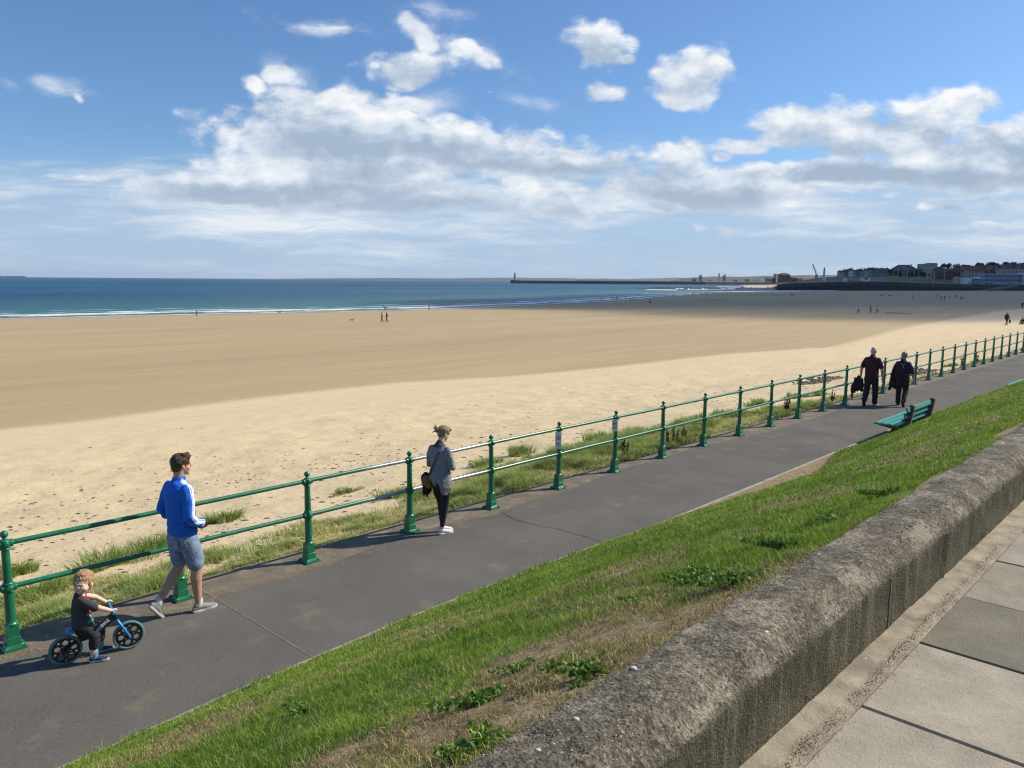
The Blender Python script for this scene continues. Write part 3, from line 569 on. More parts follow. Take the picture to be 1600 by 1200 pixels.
# two small notices on posts
m_white = simple('sign_white', (.74, .74, .72), .45, .08, 20); m_red = simple('sign_red', (.5, .03, .03), .5, .05); m_ink = simple('sign_ink', (.03, .03, .04), .6, .05)
def flat_ring(g, c, r0_, r1_, z, n=28):
    vs = []
    for k in range(n):
        a = 2*math.pi*k/n; vs += [(c[0]+r0_*math.cos(a), c[1]+r0_*math.sin(a), z), (c[0]+r1_*math.cos(a), c[1]+r1_*math.sin(a), z)]
    g.add(vs, [(2*k, 2*k+1, (2*k+3) % (2*n), (2*k+2) % (2*n)) for k in range(n)])
for k, (zc, hh, txt) in ((5, (.905, .155, 0)), (6, (.95, .118, 1))):
    # upright plate facing inland and back along the path
    base = W(k*SP, 0, zc); q = empty('notice_sign', base, 0, 'white notice with a red slashed circle, taller of the two on the posts' if k == 5 else 'smaller white notice with a red ringed dark symbol, high on its post', 'sign', 'white notices on the railing posts')
    vdir = math.atan2(base[1], base[0])-rad(90)-rad(20)*0; q.rotation_euler = (0, 0, vdir+rad(-8)); off = -.062
    R_ = Matrix.Rotation(rad(90), 3, 'X')
    def up_(g): g.v = [tuple(R_ @ Vector(p)+Vector((0, off, 0))) for p in g.v]; return g
    w_ = .056
    g = G(); g.prism([(-w_, -hh), (w_, -hh), (w_, hh*.9), (w_*.6, hh), (-w_*.6, hh), (-w_, hh*.9)], 0, .004); up_(g).build('plate', m_white, q)
    g = G(); flat_ring(g, (0, hh*.30), .030, .040, .006); 
    if txt == 0: g.prism([(-.030, hh*.30+.022), (-.024, hh*.30+.030), (.030, hh*.30-.022), (.024, hh*.30-.030)], .0055, .0065)
    up_(g).build('red_ring', m_red, q)
    g = G()
    if txt: g.prism([(-.018, hh*.30-.012), (.012, hh*.30-.018), (.020, hh*.30+.006), (.004, hh*.30+.02), (-.008, hh*.30+.004)], .0045, .0058)
    else: g.prism([(-.012, hh*.30-.016), (.008, hh*.30-.016), (.004, hh*.30+.012), (-.008, hh*.30+.01)], .0045, .0052)
    up_(g).build('symbol', m_ink, q)
    for i in range(3 if not txt else 2):
        g = G(); yy = -hh*.38-i*.022; g.box((0, yy, .0052), (.076-.018*i, .008, .0012)); up_(g).build('text_line', m_ink, q)
    for kz in (.8, -.8): g = G(); g.box((0, off*.5, hh*kz), (.03, -off, .012)); g.build('strap', m_green, q)
# ------------------------------------------------------------------ benches
m_bgreen, nt, b, _ = new_mat('bench_paint')
co = nt.node('ShaderNodeTexCoord').outputs['Object']; n1_ = nt.noise(nt.mapping(co, (3, 40, 40)), 1, 5, .6)
nt.l.new(nt.ramp(n1_, [(.3, (.035, .24, .20)), (.7, (.07, .33, .27))]), b.inputs['Base Color']); b.inputs['Roughness'].default_value = .45
m_bleg = simple('bench_concrete', (.17, .125, .09), .9, .35, 9, .5, 40)
def make_bench(loc, rz, label):
    r = empty('park_bench', loc, rz, label, 'bench', 'slatted benches beside the path')   # local x = length, y towards the path
    L = 2.15
    for i in range(4):
        y = -.12+.145*i; G().box((0, y, .445-.012*i*0+.004*i), (L, .112, .045)).build('seat_slat', m_bgreen, r, bevel=.008)
    for i, (y, z) in enumerate(((-.245, .56), (-.285, .70), (-.33, .84))):
        T = Matrix.Rotation(rad(-16), 3, 'X'); G().box((0, y, z), (L, .042, .105), tilt=T).build('back_slat', m_bgreen, r, bevel=.008)
    for sx_ in (-L/2+.28, L/2-.28):
        g = G(); g.prism([(-.34, 0), (-.14, 0), (-.14, .28), (.10, .34), (.36, .38), (.36, .44-.02), (-.16, .42), (-.235, .62), (-.30, .92), (-.36, .95), (-.42, .92), (-.36, .55)], -.055, .055)
        Rm = Matrix(((0, 0, 1), (1, 0, 0), (0, 1, 0))); g.v = [tuple(Rm @ Vector(p)+Vector((sx_, 0, 0))) for p in g.v]; g.build('bench_end', m_bleg, r, bevel=.012)
        g = G(); g.bar((sx_, .0, .30), (sx_, .20, .0), .11, .14, (1, 0, 0)); g.box((sx_, .22, .03), (.11, .22, .06)); g.build('foot', m_bleg, r, bevel=.01)
    return r
make_bench(W(18.1, -3.02, .016), RZ, 'whole green slatted bench with brown concrete ends, on the lawn edge of the path')
make_bench(W(FB[0]+.80, FB[1]+.18, .016), RZ, 'farther bench, cut by the right edge, only its dark end showing')
# ------------------------------------------------------------------ lawn grass
m_grass = attr_mat('grass_blades', .55, .35, .35)
def lawn_points(n, tmin, tmax):
    # density falls off with distance from the camera
    t = RS.rand(n*6)*(tmax-tmin)+tmin; e = np.interp(t, *zip(*REd))-.06; s = e+(SW_L+.02-e)*RS.rand(len(t))
    XY = W0+t[:, None]*D2+s[:, None]*N2; d = np.hypot(XY[:, 0], XY[:, 1])
    keep = RS.rand(len(t)) < np.clip((4.6/d)**1.6, 0, 1); vis = (XY[:, 1] > .6) & (np.abs(XY[:, 0]) < XY[:, 1]*.95+1.0)
    dr = dryness(t, s); bare = (setback(t)*1.0 > (e-s)+.05*RS.rand(len(t))) | (spots(t, s, BARE) > .25+.9*RS.rand(len(t))*fbm(t*5, s*5, 2)) | (s < SW_L+.02+.14*fbm(t*2.2, s*0+1)*RS.rand(len(t))*1.3)
    bald = fbm(t*2.3+40, s*2.6, 3); keep &= vis & ~bare & (RS.rand(len(t)) > dr*.40) & ~((bald > .62) & (dr > .5) & (RS.rand(len(t)) < .8)) & (notch(t, s) < .5)
    i = np.where(keep)[0][:n]; return t[i], s[i], XY[i], d[i], dr[i]
def grass_cols(n, dr, t, s):
    g1 = np.array([.235, .355, .034]); g2 = np.array([.38, .48, .07]); g3 = np.array([.115, .215, .026]); st_ = np.array([.50, .42, .20]); br_ = np.array([.18, .125, .06])
    f = fbm(t*1.7, s*1.7+8, 3)*.5+fbm(t*7, s*7+3, 2)*.5; r = RS.rand(n); a_ = np.clip((f-.36)*3.6, 0, 1)[:, None]
    c = g3*(1-a_)+g1*a_; k = (r < .45)[:, None]; c = np.where(k, c*.5+g2*.5, c)
    dd = RS.rand(n); c = np.where((dd < dr*.62)[:, None], st_*(.7+.6*RS.rand(n))[:, None], c); c = np.where(((dd > .9-.12*dr) & (dr > .3))[:, None], br_, c)
    c = np.where((dd > .972)[:, None], np.array([.5, .46, .25]), c)
    return c*(.75+.5*RS.rand(n))[:, None]
tA, sA, XY, d, dr = lawn_points(430000, -3.2, 46)
n = len(tA); zA = lawn_z(tA, sA)-.004
H_ = (.012+.055*np.clip(fbm(tA*4.5, sA*4.5+5, 3)-.25, 0, 1)+.018*RS.rand(n)+.035*(RS.rand(n) > .985))*(1-.2*dr)*np.where(sA > np.interp(tA, *zip(*REd))-.2, 1.9*(.6+.8*fbm(tA*2.5, sA*0+2, 3)), 1); lean = .25+.6*RS.rand(n)+.2*dr
gL = blades('lawn_grass', np.stack([XY[:, 0], XY[:, 1], zA], 1), H_, np.maximum(.0035, d*.0009)*(.7+.6*RS.rand(n)), lean, RS.rand(n)*6.28, RS.rand(n)*6.28, grass_cols(n, dr, tA, sA), m_grass)
tag(gL, 'mown green grass with straw coloured dry patches on the bank', 'grass', kind='stuff')
n0 = 60000; t = RS.rand(n0*6)*12-3; s = -2.6-RS.rand(n0*6)*4.8; dr = dryness(t, s); XY = W0+t[:, None]*D2+s[:, None]*N2; d = np.hypot(XY[:, 0], XY[:, 1]); k = (RS.rand(len(t)) < np.clip(dr*1.1-.15, 0, 1)*np.clip((4.2/d)**1.5, 0, 1)*np.clip((fbm(t*7, s*7, 3)-.36)*4, .08, 1)) & (notch(t, s) < .5) & (np.interp(t, *zip(*REd))-setback(t)-.1 > s)
t = t[k][:n0]; s = s[k][:n0]; XY = XY[k][:n0]; n = len(t); d = d[k][:n0]
pal = np.array([(.40, .30, .14), (.24, .16, .07), (.52, .42, .22), (.12, .075, .035), (.22, .28, .05), (.15, .22, .035)]); C = pal[RS.choice(6, n, p=[.26, .22, .16, .12, .14, .10])]*(.7+.6*RS.rand(n))[:, None]
o = blades('dead_grass', np.stack([XY[:, 0], XY[:, 1], lawn_z(t, s)+.001], 1), .018+.03*RS.rand(n), np.maximum(.0028, d*.0007), .95+.6*RS.rand(n), RS.rand(n)*6.28, RS.rand(n)*6.28, C, m_grass); tag(o, 'brown dead grass and thatch lying on the bare parts of the bank', 'grass', kind='stuff')
# broad leafed weeds and taller clumps on the bank
m_leaf = attr_mat('weed_leaf', .5, .4, .3)
def clump(name, loc, n, h, spread, cols, lean=(.2, .9), wd_=.006, mat=None, messy=False):
    P = np.zeros((n, 3)); r = spread*np.sqrt(RS.rand(n)); a = RS.rand(n)*6.28; lob = .65+.5*np.sin(a*3+RS.rand()*6)+.25*np.sin(a*5+RS.rand()*6); r = r*np.clip(lob, .3, 1.2); P[:, 0] = r*np.cos(a); P[:, 1] = r*np.sin(a); P[:, 2] = spread*.0
    H = h*(.5+.6*RS.rand(n))*(1 if not messy else .35+.9*fbm(P[:, 0]*22+loc[0]*7, P[:, 1]*22, 2)); le_ = lean[0]+(lean[1]-lean[0])*RS.rand(n); ld = a+RS.randn(n)*.5 if not messy else RS.rand(n)*6.28
    if messy: P[:, 2] = np.abs(RS.randn(n))*h*.35*np.exp(-(r/spread)**2)
    c = np.array(cols)[RS.randint(0, len(cols), n)]*(.7+.6*RS.rand(n))[:, None]
    o = blades(name, P, H, np.full(n, wd_)*(.7+.6*RS.rand(n)), le_, ld, RS.rand(n)*6.28, c, mat or m_grass); o.location = loc; return o
def lawn_at(x, y):
    z = 1.0
    for i in range(30):
        p = hit(x, y, z); t, s = TS(p); z = .5*z+.5*float(lawn_z(t, s))
    return p[0], p[1], z
WEEDS = [(748, 1100, .10, 'tufted dark green weed with lance leaves, lowest on the dry part of the bank'), (930, 1056, .11, 'low bushy green weed touching the wall, beside bare soil'), (768, 1168, .10, 'green weed at the foot of the wall, nearest the bottom edge'),
         (1105, 905, .13, 'leafy weed clump left of the bare soil gap by the wall'), (1160, 912, .14, 'dark leafy weed in front of the wall, right of the smaller clump'), (1240, 856, .16, 'wide bright weed clump against the wall, halfway up the bank'), (1300, 815, .12, 'weed tuft beside the wall, above the wide bright clump'),
         (1008, 938, .07, 'little weed rosette in the brown patch, left of the bare gap'), (815, 1045, .07, 'small pale weed rosette in the brown grass'), (735, 985, .07, 'small weed in green turf near the middle of the bank'), (480, 1115, .09, 'low dandelion like weed near the bottom left of the bank'), (1390, 772, .11, 'weed tuft at the wall edge, farthest up the bank')]
for i, (x, y, r_, lab) in enumerate(WEEDS):
    p = lawn_at(x, y); n = int(620*(r_/.1)**1.6); o = clump('weed', (p[0], p[1], p[2]-.008), n, r_*.34, r_*1.35, [(.12, .25, .03), (.18, .33, .045), (.08, .18, .025), (.25, .38, .07), (.20, .25, .06)], (.3, 1.1), .0125, m_leaf, True); tag(o, lab, 'weed', 'broad leafed weeds on the bank')
    o.scale = (1.25, .9, 1)
# turf lip over the bare earth patch
g = G(); P = []
m_turf = simple('turf_edge', (.075, .05, .028), .95, .4, 14, .8, 60)
for i in range(12):
    t = 12.2+i*.09; P.append((*W(t, -3.0+.12*i/12+.04*math.sin(i*1.3), -.02+.02*math.sin(i*2.2)+random.uniform(-.012, .012)), .035+.02*random.random(), .06+.02*random.random()))
g.loft(P, ref=(0, 0, 1), seg=8); tag(g.build('turf_lip', m_turf, smooth=True), kind='structure')
# ------------------------------------------------------------------ dune grass behind the railing
COLD = [(.30, .40, .10), (.40, .44, .13), (.62, .52, .26), (.68, .60, .32), (.19, .31, .06)]
def dune_pts(n):
    t = RS.rand(n*8)**1.3*64-4; s = .42+RS.rand(n*8)*4.2
    wdt = np.interp(t, [-4, 0, 2, 4, 6, 9, 12, 18, 24, 27, 33, 60], [2.3, 2.6, 2.4, 2.4, 2.5, 2.9, 3.6, 3.4, 2.2, 1.2, 1.0, .7])
    f = np.clip((fbm(t*1.1+3, s*1.7, 4)-.38)*4.2, 0, 1)*.9+np.interp(t, [-4, 4, 6, 20, 26, 60], [.03, .03, .26, .42, .0, -.12]); fade = np.clip((wdt*(.7+.6*fbm(t*.8+20, t*0, 2))-s)/.8, 0, 1)
    keep = (RS.rand(len(t)) < np.clip(f, .03, 1)*fade*np.clip(14/(9+t), .15, 1)**1.1); i = np.where(keep)[0][:n]; return t[i], s[i]
tD, sD = dune_pts(240000); n = len(tD); cl = fbm(tD*1.6, sD*1.8+1, 3); XY = W0+tD[:, None]*D2+sD[:, None]*N2; d = np.hypot(XY[:, 0], XY[:, 1])
H_ = (.04+.42*np.clip(cl-.42, 0, 1)+.05*RS.rand(n))*np.interp(tD, [6, 8.5, 18, 25], [1, 1.7, 1.8, 1.1]); k = np.clip((cl-.44)*6, 0, 1)
cg = np.array(COLD)[np.where(RS.rand(n) < k*.75+.12, RS.choice([0, 1, 4], n), RS.choice([2, 3, 1], n))]*(.7+.6*RS.rand(n))[:, None]
o = blades('dune_grass', np.stack([XY[:, 0], XY[:, 1], beach_z(tD, sD)-.01], 1), H_, np.maximum(.004, d*.00075)*(.7+.6*RS.rand(n)), .3+.7*RS.rand(n), rad(200)+RS.randn(n)*1.2, RS.rand(n)*6.28, cg, m_grass)
tag(o, 'thin green and straw coloured grass on the sand behind the railing', 'grass', kind='stuff')
TUF = [(170, 885, .42, .38, 'wide tall marram tuft behind the toddler'), (235, 862, .38, .36, 'tall marram tuft just left of the man in blue'), (60, 935, .34, .24, 'marram tuft by the leftmost railing post'), (352, 815, .30, .24, 'small dense tuft just right of the man in blue'), (20, 900, .3, .2, 'thin marram tuft at the left edge'),
       (540, 770, .16, .26, 'low dark creeping tuft left of the woman, out on the sand'), (620, 776, .28, .3, 'green tuft behind the railing, left of the woman'), (812, 712, .42, .26, 'spiky tall tuft between the woman and the first notice'), (760, 728, .30, .3, 'green tuft just right of the woman'),
       (880, 735, .34, .30, 'dark tuft at the foot of the post with the first notice'), (935, 690, .40, .34, 'tall tuft between the two notices'), (985, 682, .40, .36, 'large green tuft right of the second notice'), (1090, 656, .26, .34, 'dark low tuft out on the sand, seventh post to eighth'), (1125, 650, .28, .4, 'tall green grass clump left of the red dock stalk'), (1065, 690, .3, .4, 'bright grass clump low behind the eighth post'),
       (1185, 632, .26, .4, 'grass clump right of the ninth post'), (1240, 622, .24, .45, 'grass clump in front of the weed covered rubble'), (1280, 618, .22, .4, 'grass clump near the two walkers'), (1490, 572, .2, .4, 'dark tuft on the sand near the far railing')]
for x, y, h, sp_, lab in TUF:
    p = onbeach(x, y); dd = math.hypot(p[0], p[1]); o = clump('marram_tuft', (p[0], p[1], p[2]-.02), 700, h*.85, sp_*1.25, [(.20, .33, .06), (.31, .42, .09), (.13, .24, .04), (.52, .48, .22)], (.15, 1.0), max(.005, dd*.0007)); o.scale = (1.3, .8, 1); o.rotation_euler = (0, 0, RZ); tag(o, lab, 'grass tuft', 'marram tufts behind the railing')
# dock stalks with rusty seed heads
m_dock = simple('dock_seed', (.10, .028, .018), .8, .3, 40, .6, 90)
DOCK = [(976, 722, .48, 'rusty dock stalk between the second notice and the next post'), (1043, 703, .42, 'rusty dock stalk just right of the eighth railing post'), (1054, 700, .5, 'tallest of the dock stalks right of the eighth railing post'), (1067, 697, .4, 'smaller dock stalk beside two taller ones'), (1228, 650, .62, 'thick branching red dock plant behind the railing'), (1300, 632, .4, 'dock stalk left of the walkers'), (1332, 629, .45, 'dock stalk under the dark jacket the white haired man holds'), (1503, 577, .6, 'dark dock plant by a far railing post'), (1525, 571, .55, 'dark dock plant near the right end of the far railing')]
for x, y, h, lab in DOCK:
    p = onbeach(x, y); r = empty('dock_plant', (p[0], p[1], p[2]-.02), random.uniform(0, 6), lab, 'plant', 'dock plants behind the railing'); g = G(); g2 = G()
    for j in range(3 if h < .6 else 5):
        a = random.uniform(0, 6.28); k = .06 if j == 0 else .16; top = Vector((math.cos(a)*k*h, math.sin(a)*k*h, h*(1 if j == 0 else .75)+.1)); g.tube([(0, 0, 0), tuple(top*.5), tuple(top)], [.006, .005, .003], 6)
        for q in range(26):
            f_ = .4+.6*random.random(); c_ = top*f_; s_ = .022*(1.3-f_*.7); g2.ell(tuple(c_+Vector((random.uniform(-1, 1)*s_, random.uniform(-1, 1)*s_, 0))), (s_*.8, s_*.8, s_*1.1), 5, 4)
    g.build('stalk', m_dock, r); g2.build('seed_head', m_dock, r)
# seaweed crumbs and pebbles on the upper beach
m_weed = simple('seaweed', (.055, .035, .022), .85, .4, 20); 
n = 5200; t = RS.rand(n*3)*70-14; s = .8+np.abs(RS.randn(n*3))*7.5; f_ = fbm(t*.35+8, s*.5, 3); k = np.where(RS.rand(n*3) < np.clip((f_-.40)*4.5, 0, 1)*np.clip(16/(10+np.abs(t)), .2, 1))[0][:n]; t = t[k]; s = s[k]
XY = W0+t[:, None]*D2+s[:, None]*N2; z = beach_z(t, s); sz = (.010+.030*RS.rand(len(t))**3); Vv = []
for kx, ky, kz in ((-1, -.5, .0), (.8, -.6, .05), (1, .5, .0), (-.6, .7, .06), (0, 0, .55)):
    a = RS.rand(len(t))*.8; Vv.append(np.stack([XY[:, 0]+(kx*(1+a))*sz*1.3, XY[:, 1]+ky*sz, z+kz*sz+.004], 1))
Vv = np.stack(Vv, 1).reshape(-1, 3); b5 = np.arange(len(t))*5
tag(npmesh('seaweed', Vv, [np.concatenate([np.stack([b5+i, b5+(i+1) % 4, b5+4], 1) for i in range(4)])], m_weed), 'dark scattered scraps of seaweed and pebbles on the dry sand', 'seaweed', kind='stuff')
# heaped wrack/rubble behind the far railing
m_rub = simple('wrack', (.16, .11, .08), .9, .5, 3, .8, 12)
for (x, y, n_, wx, lab) in ((1290, 596, 260, 1.6, 'brown heap of dried seaweed and stones on the sand left of the walkers'), (1440, 583, 200, 1.4, 'brown heap of dried seaweed behind the far railing')):
    p = onbeach(x, y); g = G()
    for i in range(n_):
        a = random.uniform(-1, 1)*wx*1.3; b_ = random.gauss(0, .35); q = random.uniform(.04, .12); g.ell((a, b_, q*.25), (q*1.3, q, q*.45), 6, 4, Matrix.Rotation(random.random()*3, 3, 'Z'))
    o = g.build('seaweed_heap', m_rub); o.location = p; o.rotation_euler = (0, 0, RZ); tag(o, lab, 'seaweed')
# little stones on the pavement and wall
m_peb = simple('pebble', (.62, .60, .55), .7, .3, 30)
m_pebd = simple('dark_pebble', (.03, .028, .025), .7, .3, 30)
def pebble(x, y, z, r_, lab, m): 
    p = hit(x, y, z); o = G().ell((0, 0, r_*.4), (r_*1.2, r_*.9, r_*.5), 10, 6).build('pebble', m, None, True); o.location = tuple(p); o.rotation_euler = (0, 0, random.random()*3); tag(o, lab, 'pebble', 'loose pebbles')
pebble(990, 1046, 2.5, .011, 'white pebble on the wall top near its grassy edge', m_peb); pebble(900, 1125, 2.5, .009, 'white round pebble on the wall top, below the first', m_peb); pebble(841, 1174, 2.5, .008, 'white pebble on the wall top, nearest the bottom edge', m_peb)
pebble(1265, 1095, 2.153, .009, 'dark pebble on the mortar strip, nearest the bottom edge', m_pebd); pebble(1298, 1066, 2.153, .007, 'small dark pebble on the mortar strip, middle one', m_pebd); pebble(1372, 1000, 2.153, .007, 'small dark pebble on the mortar strip, farthest one', m_pebd); pebble(1352, 1030, 2.153, .006, 'tiny white pebble on the mortar strip', m_peb); pebble(1395, 971, 2.153, .007, 'white pebble on the strip beside the wooden stick', m_peb)
a = hit(1384, 966, 2.156); g = G(); g.tube([(-.02, -.012, .004), (.022, .016, .006)], .004, 6); o = g.build('stick', simple('pale_wood', (.6, .5, .3), .7)); o.location = tuple(a); tag(o, 'short pale wooden stick lying at the foot of the wall', 'stick')
# exposed aggregate in the wall: thousands of little stones
m_agg = attr_mat('aggregate_stone', .8, .3)
def stones(n, name):
    t = RS.rand(n)**1.5*11-1.6; f_ = RS.rand(n); d_ = f_*.62
    s = np.where(d_ < .215, SW_L-d_, np.where(d_ < .31, -7.66-(d_-.215)*.87, -7.742)); z = np.where(d_ < .215, 2.502, np.where(d_ < .31, 2.50-(d_-.215)*.86, 2.415-(d_-.31)*.85)); XY = W0+t[:, None]*D2+s[:, None]*N2
    r_ = (.0012+.0032*RS.rand(n)**2.2)*(1+.07*np.maximum(t, 0)); sel = RS.rand(n) < np.clip((fbm(t*3, s*9+z*9, 4)-.36)*3, .10, 1)*np.where(d_ > .31, .5, 1); P = np.stack([XY[:, 0], XY[:, 1], z-.0012], 1)[sel]; r_ = r_[sel]; k = len(P)
    O = np.array([(1, 0, 0), (0, 1, 0), (-1, 0, 0), (0, -1, 0), (0, 0, 1), (0, 0, -1)], float); a = RS.rand(k)*6.28; ca, sa = np.cos(a), np.sin(a); st_ = 1+.8*RS.rand(k); V = []
    for o in O: V.append(np.stack([P[:, 0]+r_*st_*(o[0]*ca-o[1]*sa), P[:, 1]+r_*(o[0]*sa+o[1]*ca), P[:, 2]+r_*o[2]*.75], 1))
    V = np.stack(V, 1).reshape(-1, 3); b = np.arange(k)*6; F_ = np.concatenate([np.stack([b+i, b+j, b+m], 1) for i, j, m in ((0, 1, 4), (1, 2, 4), (2, 3, 4), (3, 0, 4), (1, 0, 5), (2, 1, 5), (3, 2, 5), (0, 3, 5))])
    pal = np.array([(.34, .29, .21), (.24, .20, .145), (.50, .44, .33), (.14, .115, .085), (.30, .22, .14), (.17, .15, .115), (.07, .06, .05)]); C = np.repeat(pal[RS.randint(0, 7, k)]*(.7+.5*RS.rand(k))[:, None]*np.where(d_[sel] > .31, .45, 1)[:, None], 6, 0)  # stones on the pavement side darkened too, shade put into their colour
    return npmesh(name, V, [F_], m_agg, None, C, False)
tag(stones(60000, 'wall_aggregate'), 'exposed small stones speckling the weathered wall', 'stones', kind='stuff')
# blown grit and sand lying in the slab joint strip and by the kerb
def grit(n, name, fn, pal, rs, lab):
    t, s, z = fn(n); XY = W0+t[:, None]*D2+s[:, None]*N2; k = len(t); r_ = rs[0]+(rs[1]-rs[0])*RS.rand(k)**2; P = np.stack([XY[:, 0], XY[:, 1], z], 1); a = RS.rand(k)*6.28; V = []
    for j in range(3): an = a+j*2.1; V.append(P+np.stack([np.cos(an)*r_, np.sin(an)*r_, np.zeros(k)], 1))
    V.append(P+np.stack([np.zeros(k), np.zeros(k), r_*.8], 1)); V = np.stack(V, 1).reshape(-1, 3); b = np.arange(k)*4; F_ = np.concatenate([np.stack([b+i, b+j, b+3], 1) for i, j in ((0, 1), (1, 2), (2, 0))])
    C = np.repeat(np.array(pal)[RS.randint(0, len(pal), k)]*(.7+.5*RS.rand(k))[:, None], 4, 0); tag(npmesh(name, V, [F_], m_agg, None, C, False), lab, 'grit', kind='stuff')
def gf1(n):
    t = RS.rand(n*3)*8-1; s = -7.815-np.abs(RS.randn(n*3))*.035+.01; k = (RS.rand(n*3) < np.clip((fbm(t*1.6, s*2+3, 3)-.42)*5, .04, 1)) & (s > -7.95); t = t[k][:n]; s = s[k][:n]; return t, s, np.full(len(t), 2.151)
grit(14000, 'grit', gf1, [(.42, .33, .20), (.30, .22, .13), (.52, .44, .30), (.12, .10, .08)], (.0012, .0035), 'brown grit lying along the mortar strip at the foot of the wall')
def gf2(n):
    t = RS.rand(n*3)**1.4*30-2; e = np.interp(t, *zip(*LEd)); s = e+RS.randn(n*3)*.09+.05; k = RS.rand(n*3) < np.clip((fbm(t*1.2+30, s*3, 3)-.40)*4, .05, 1); t = t[k][:n]; s = s[k][:n]; return t, s, np.full(len(t), .011)
grit(16000, 'blown_sand', gf2, [(.50, .40, .25), (.40, .31, .19), (.25, .19, .12)], (.002, .006), 'blown sand and grit along the seaward edge of the path')

# ------------------------------------------------------------------ far coast, headland and town
def atz(x, y, Y): p = at(x, y, Y); return p
def PX(x, Y, z):                      # ground point at photo column x, depth Y, height z
    p = at(x, 440, Y); return Vector((p[0], p[1], z))
def ZY(x, y, Y): return float(at(x, y, Y)[2])
m_hill = simple('far_hill', (.03, .045, .045), .95, .35, .002); m_hill2 = simple('near_hill', (.055, .065, .05), .95, .45, .006)
def ridge(name, pts, Y, depth, mat, jag=.0, zb=-8, n=8):
    xs = np.arange(pts[0][0], pts[-1][0]+.1, n); V = []; ny = 7
    for x in xs:
        top = np.interp(x, *zip(*pts))+ (fbm(x*.09, Y*.01, 4)-.5)*jag; zt = ZY(x, top, Y)
        for j in range(ny):
            f_ = j/(ny-1); yy = Y+depth*(f_-.5); k = math.sin(math.pi*min(1, max(0, f_*.98+.01)))**.8; p = PX(x, Y, 0); dirv = Vector((p.x, p.y, 0)).normalized()
            q = p+dirv*(depth*(f_-.5)); V.append((q.x, q.y, zb+(zt-zb)*k))
    return tag(npmesh(name, np.array(V), [gridfaces(len(xs), ny)], mat), kind='structure')
ridge('far_hills', [(380, 437.5), (450, 435.2), (560, 434.6), (700, 434.8), (800, 433.8), (900, 434.8), (980, 435.5), (1060, 434), (1150, 434), (1260, 435), (1400, 436), (1700, 437)], 16000, 3500, m_hill, 1.2)
ridge('distant_hills', [(1040, 441.5), (1065, 434.6), (1090, 432.8), (1120, 432.0), (1160, 432.5), (1190, 431.6), (1230, 431), (1250, 429.8), (1290, 430.0), (1400, 429), (1500, 430), (1800, 430)], 6500, 1500, m_hill2, 1.0, n=5)
# low harbour land behind the pier
m_dland = simple('harbour_land', (.07, .075, .055), .95, .5, .02)
ridge('harbour_land', [(1010, 443), (1040, 440.6), (1100, 439.4), (1180, 439.2), (1230, 439), (1300, 439), (1500, 439)], 2800, 500, m_dland, .8, n=4)
# pier: long solid wall with parapet, round head and lighthouse
m_pier = simple('pier_stone', (.075, .06, .055), .9, .3, .08); m_pale = simple('pale_stone', (.55, .50, .46), .85, .15, .3); m_lred = simple('red_granite', (.25, .09, .07), .8, .2, .5); m_dark = simple('dark_metal', (.03, .03, .035), .5, .2)
pier = empty('pier', PX(805, 2400, SEA), 0, 'long dark stone pier reaching across the sea horizon to the striped lighthouse', 'pier')
def rel(o, v): return tuple(Vector(v)-Vector(o.location))
zt_ = ZY(900, 438.9, 2400); pts = [PX(x, Y, 0) for x, Y in ((804, 2400), (900, 2370), (1000, 2380), (1100, 2450), (1215, 2620))]
g = G()
for a_, b_ in zip(pts[:-1], pts[1:]): g.bar(rel(pier, (a_.x, a_.y, (zt_-8)/2)), rel(pier, (b_.x, b_.y, (zt_-8)/2)), 12, zt_+8)
g.build('pier_wall', m_pier, pier)
g = G()
for a_, b_ in zip(pts[1:-1], pts[2:]): g.bar(rel(pier, (a_.x, a_.y, zt_+.7)), rel(pier, (b_.x, b_.y, zt_+.7)), 3, 1.6)
g.build('parapet', m_pale, pier)
g = G(); c0 = rel(pier, pts[0]); g.lathe([(13, SEA-2-SEA+0), (12.5, zt_-SEA+1), (11, zt_-SEA+1.4)], (c0[0], c0[1], 0), 20); g.build('pier_head', m_pier, pier)
def tower(name, loc, prof, mats, label, parts, seg=16):
    r = empty(name, loc, 0, label, 'lighthouse')
    for nm, pr, mt in parts: G().lathe(pr, (0, 0, 0), seg).build(nm, mt, r, True)
    return r
lh = PX(804.5, 2400, zt_); hh = ZY(804.5, 425.2, 2400)-zt_
R0 = 4.4
parts = [('tower_base', [(8, 0), (8, 1.5), (6, 2)], m_pale)]
for i in range(6):
    a_ = 2+(hh*.70-2)*i/6; b_ = 2+(hh*.70-2)*(i+1)/6; ra = R0-1.9*i/6; rb = R0-1.9*(i+1)/6; parts.append(('tower_band', [(ra, a_), (rb, b_)], m_lred if i % 2 == 0 else m_pale))
parts += [('gallery', [(3.4, hh*.70), (3.4, hh*.73), (2.2, hh*.74)], m_dark), ('lantern', [(2.0, hh*.74), (2.0, hh*.88), (1.9, hh*.885)], m_dark), ('lantern_roof', [(2.3, hh*.885), (1.2, hh*.96), (.2, hh)], m_pale)]
tower('lighthouse', lh, None, None, 'banded stone lighthouse on the seaward end of the long pier', parts)
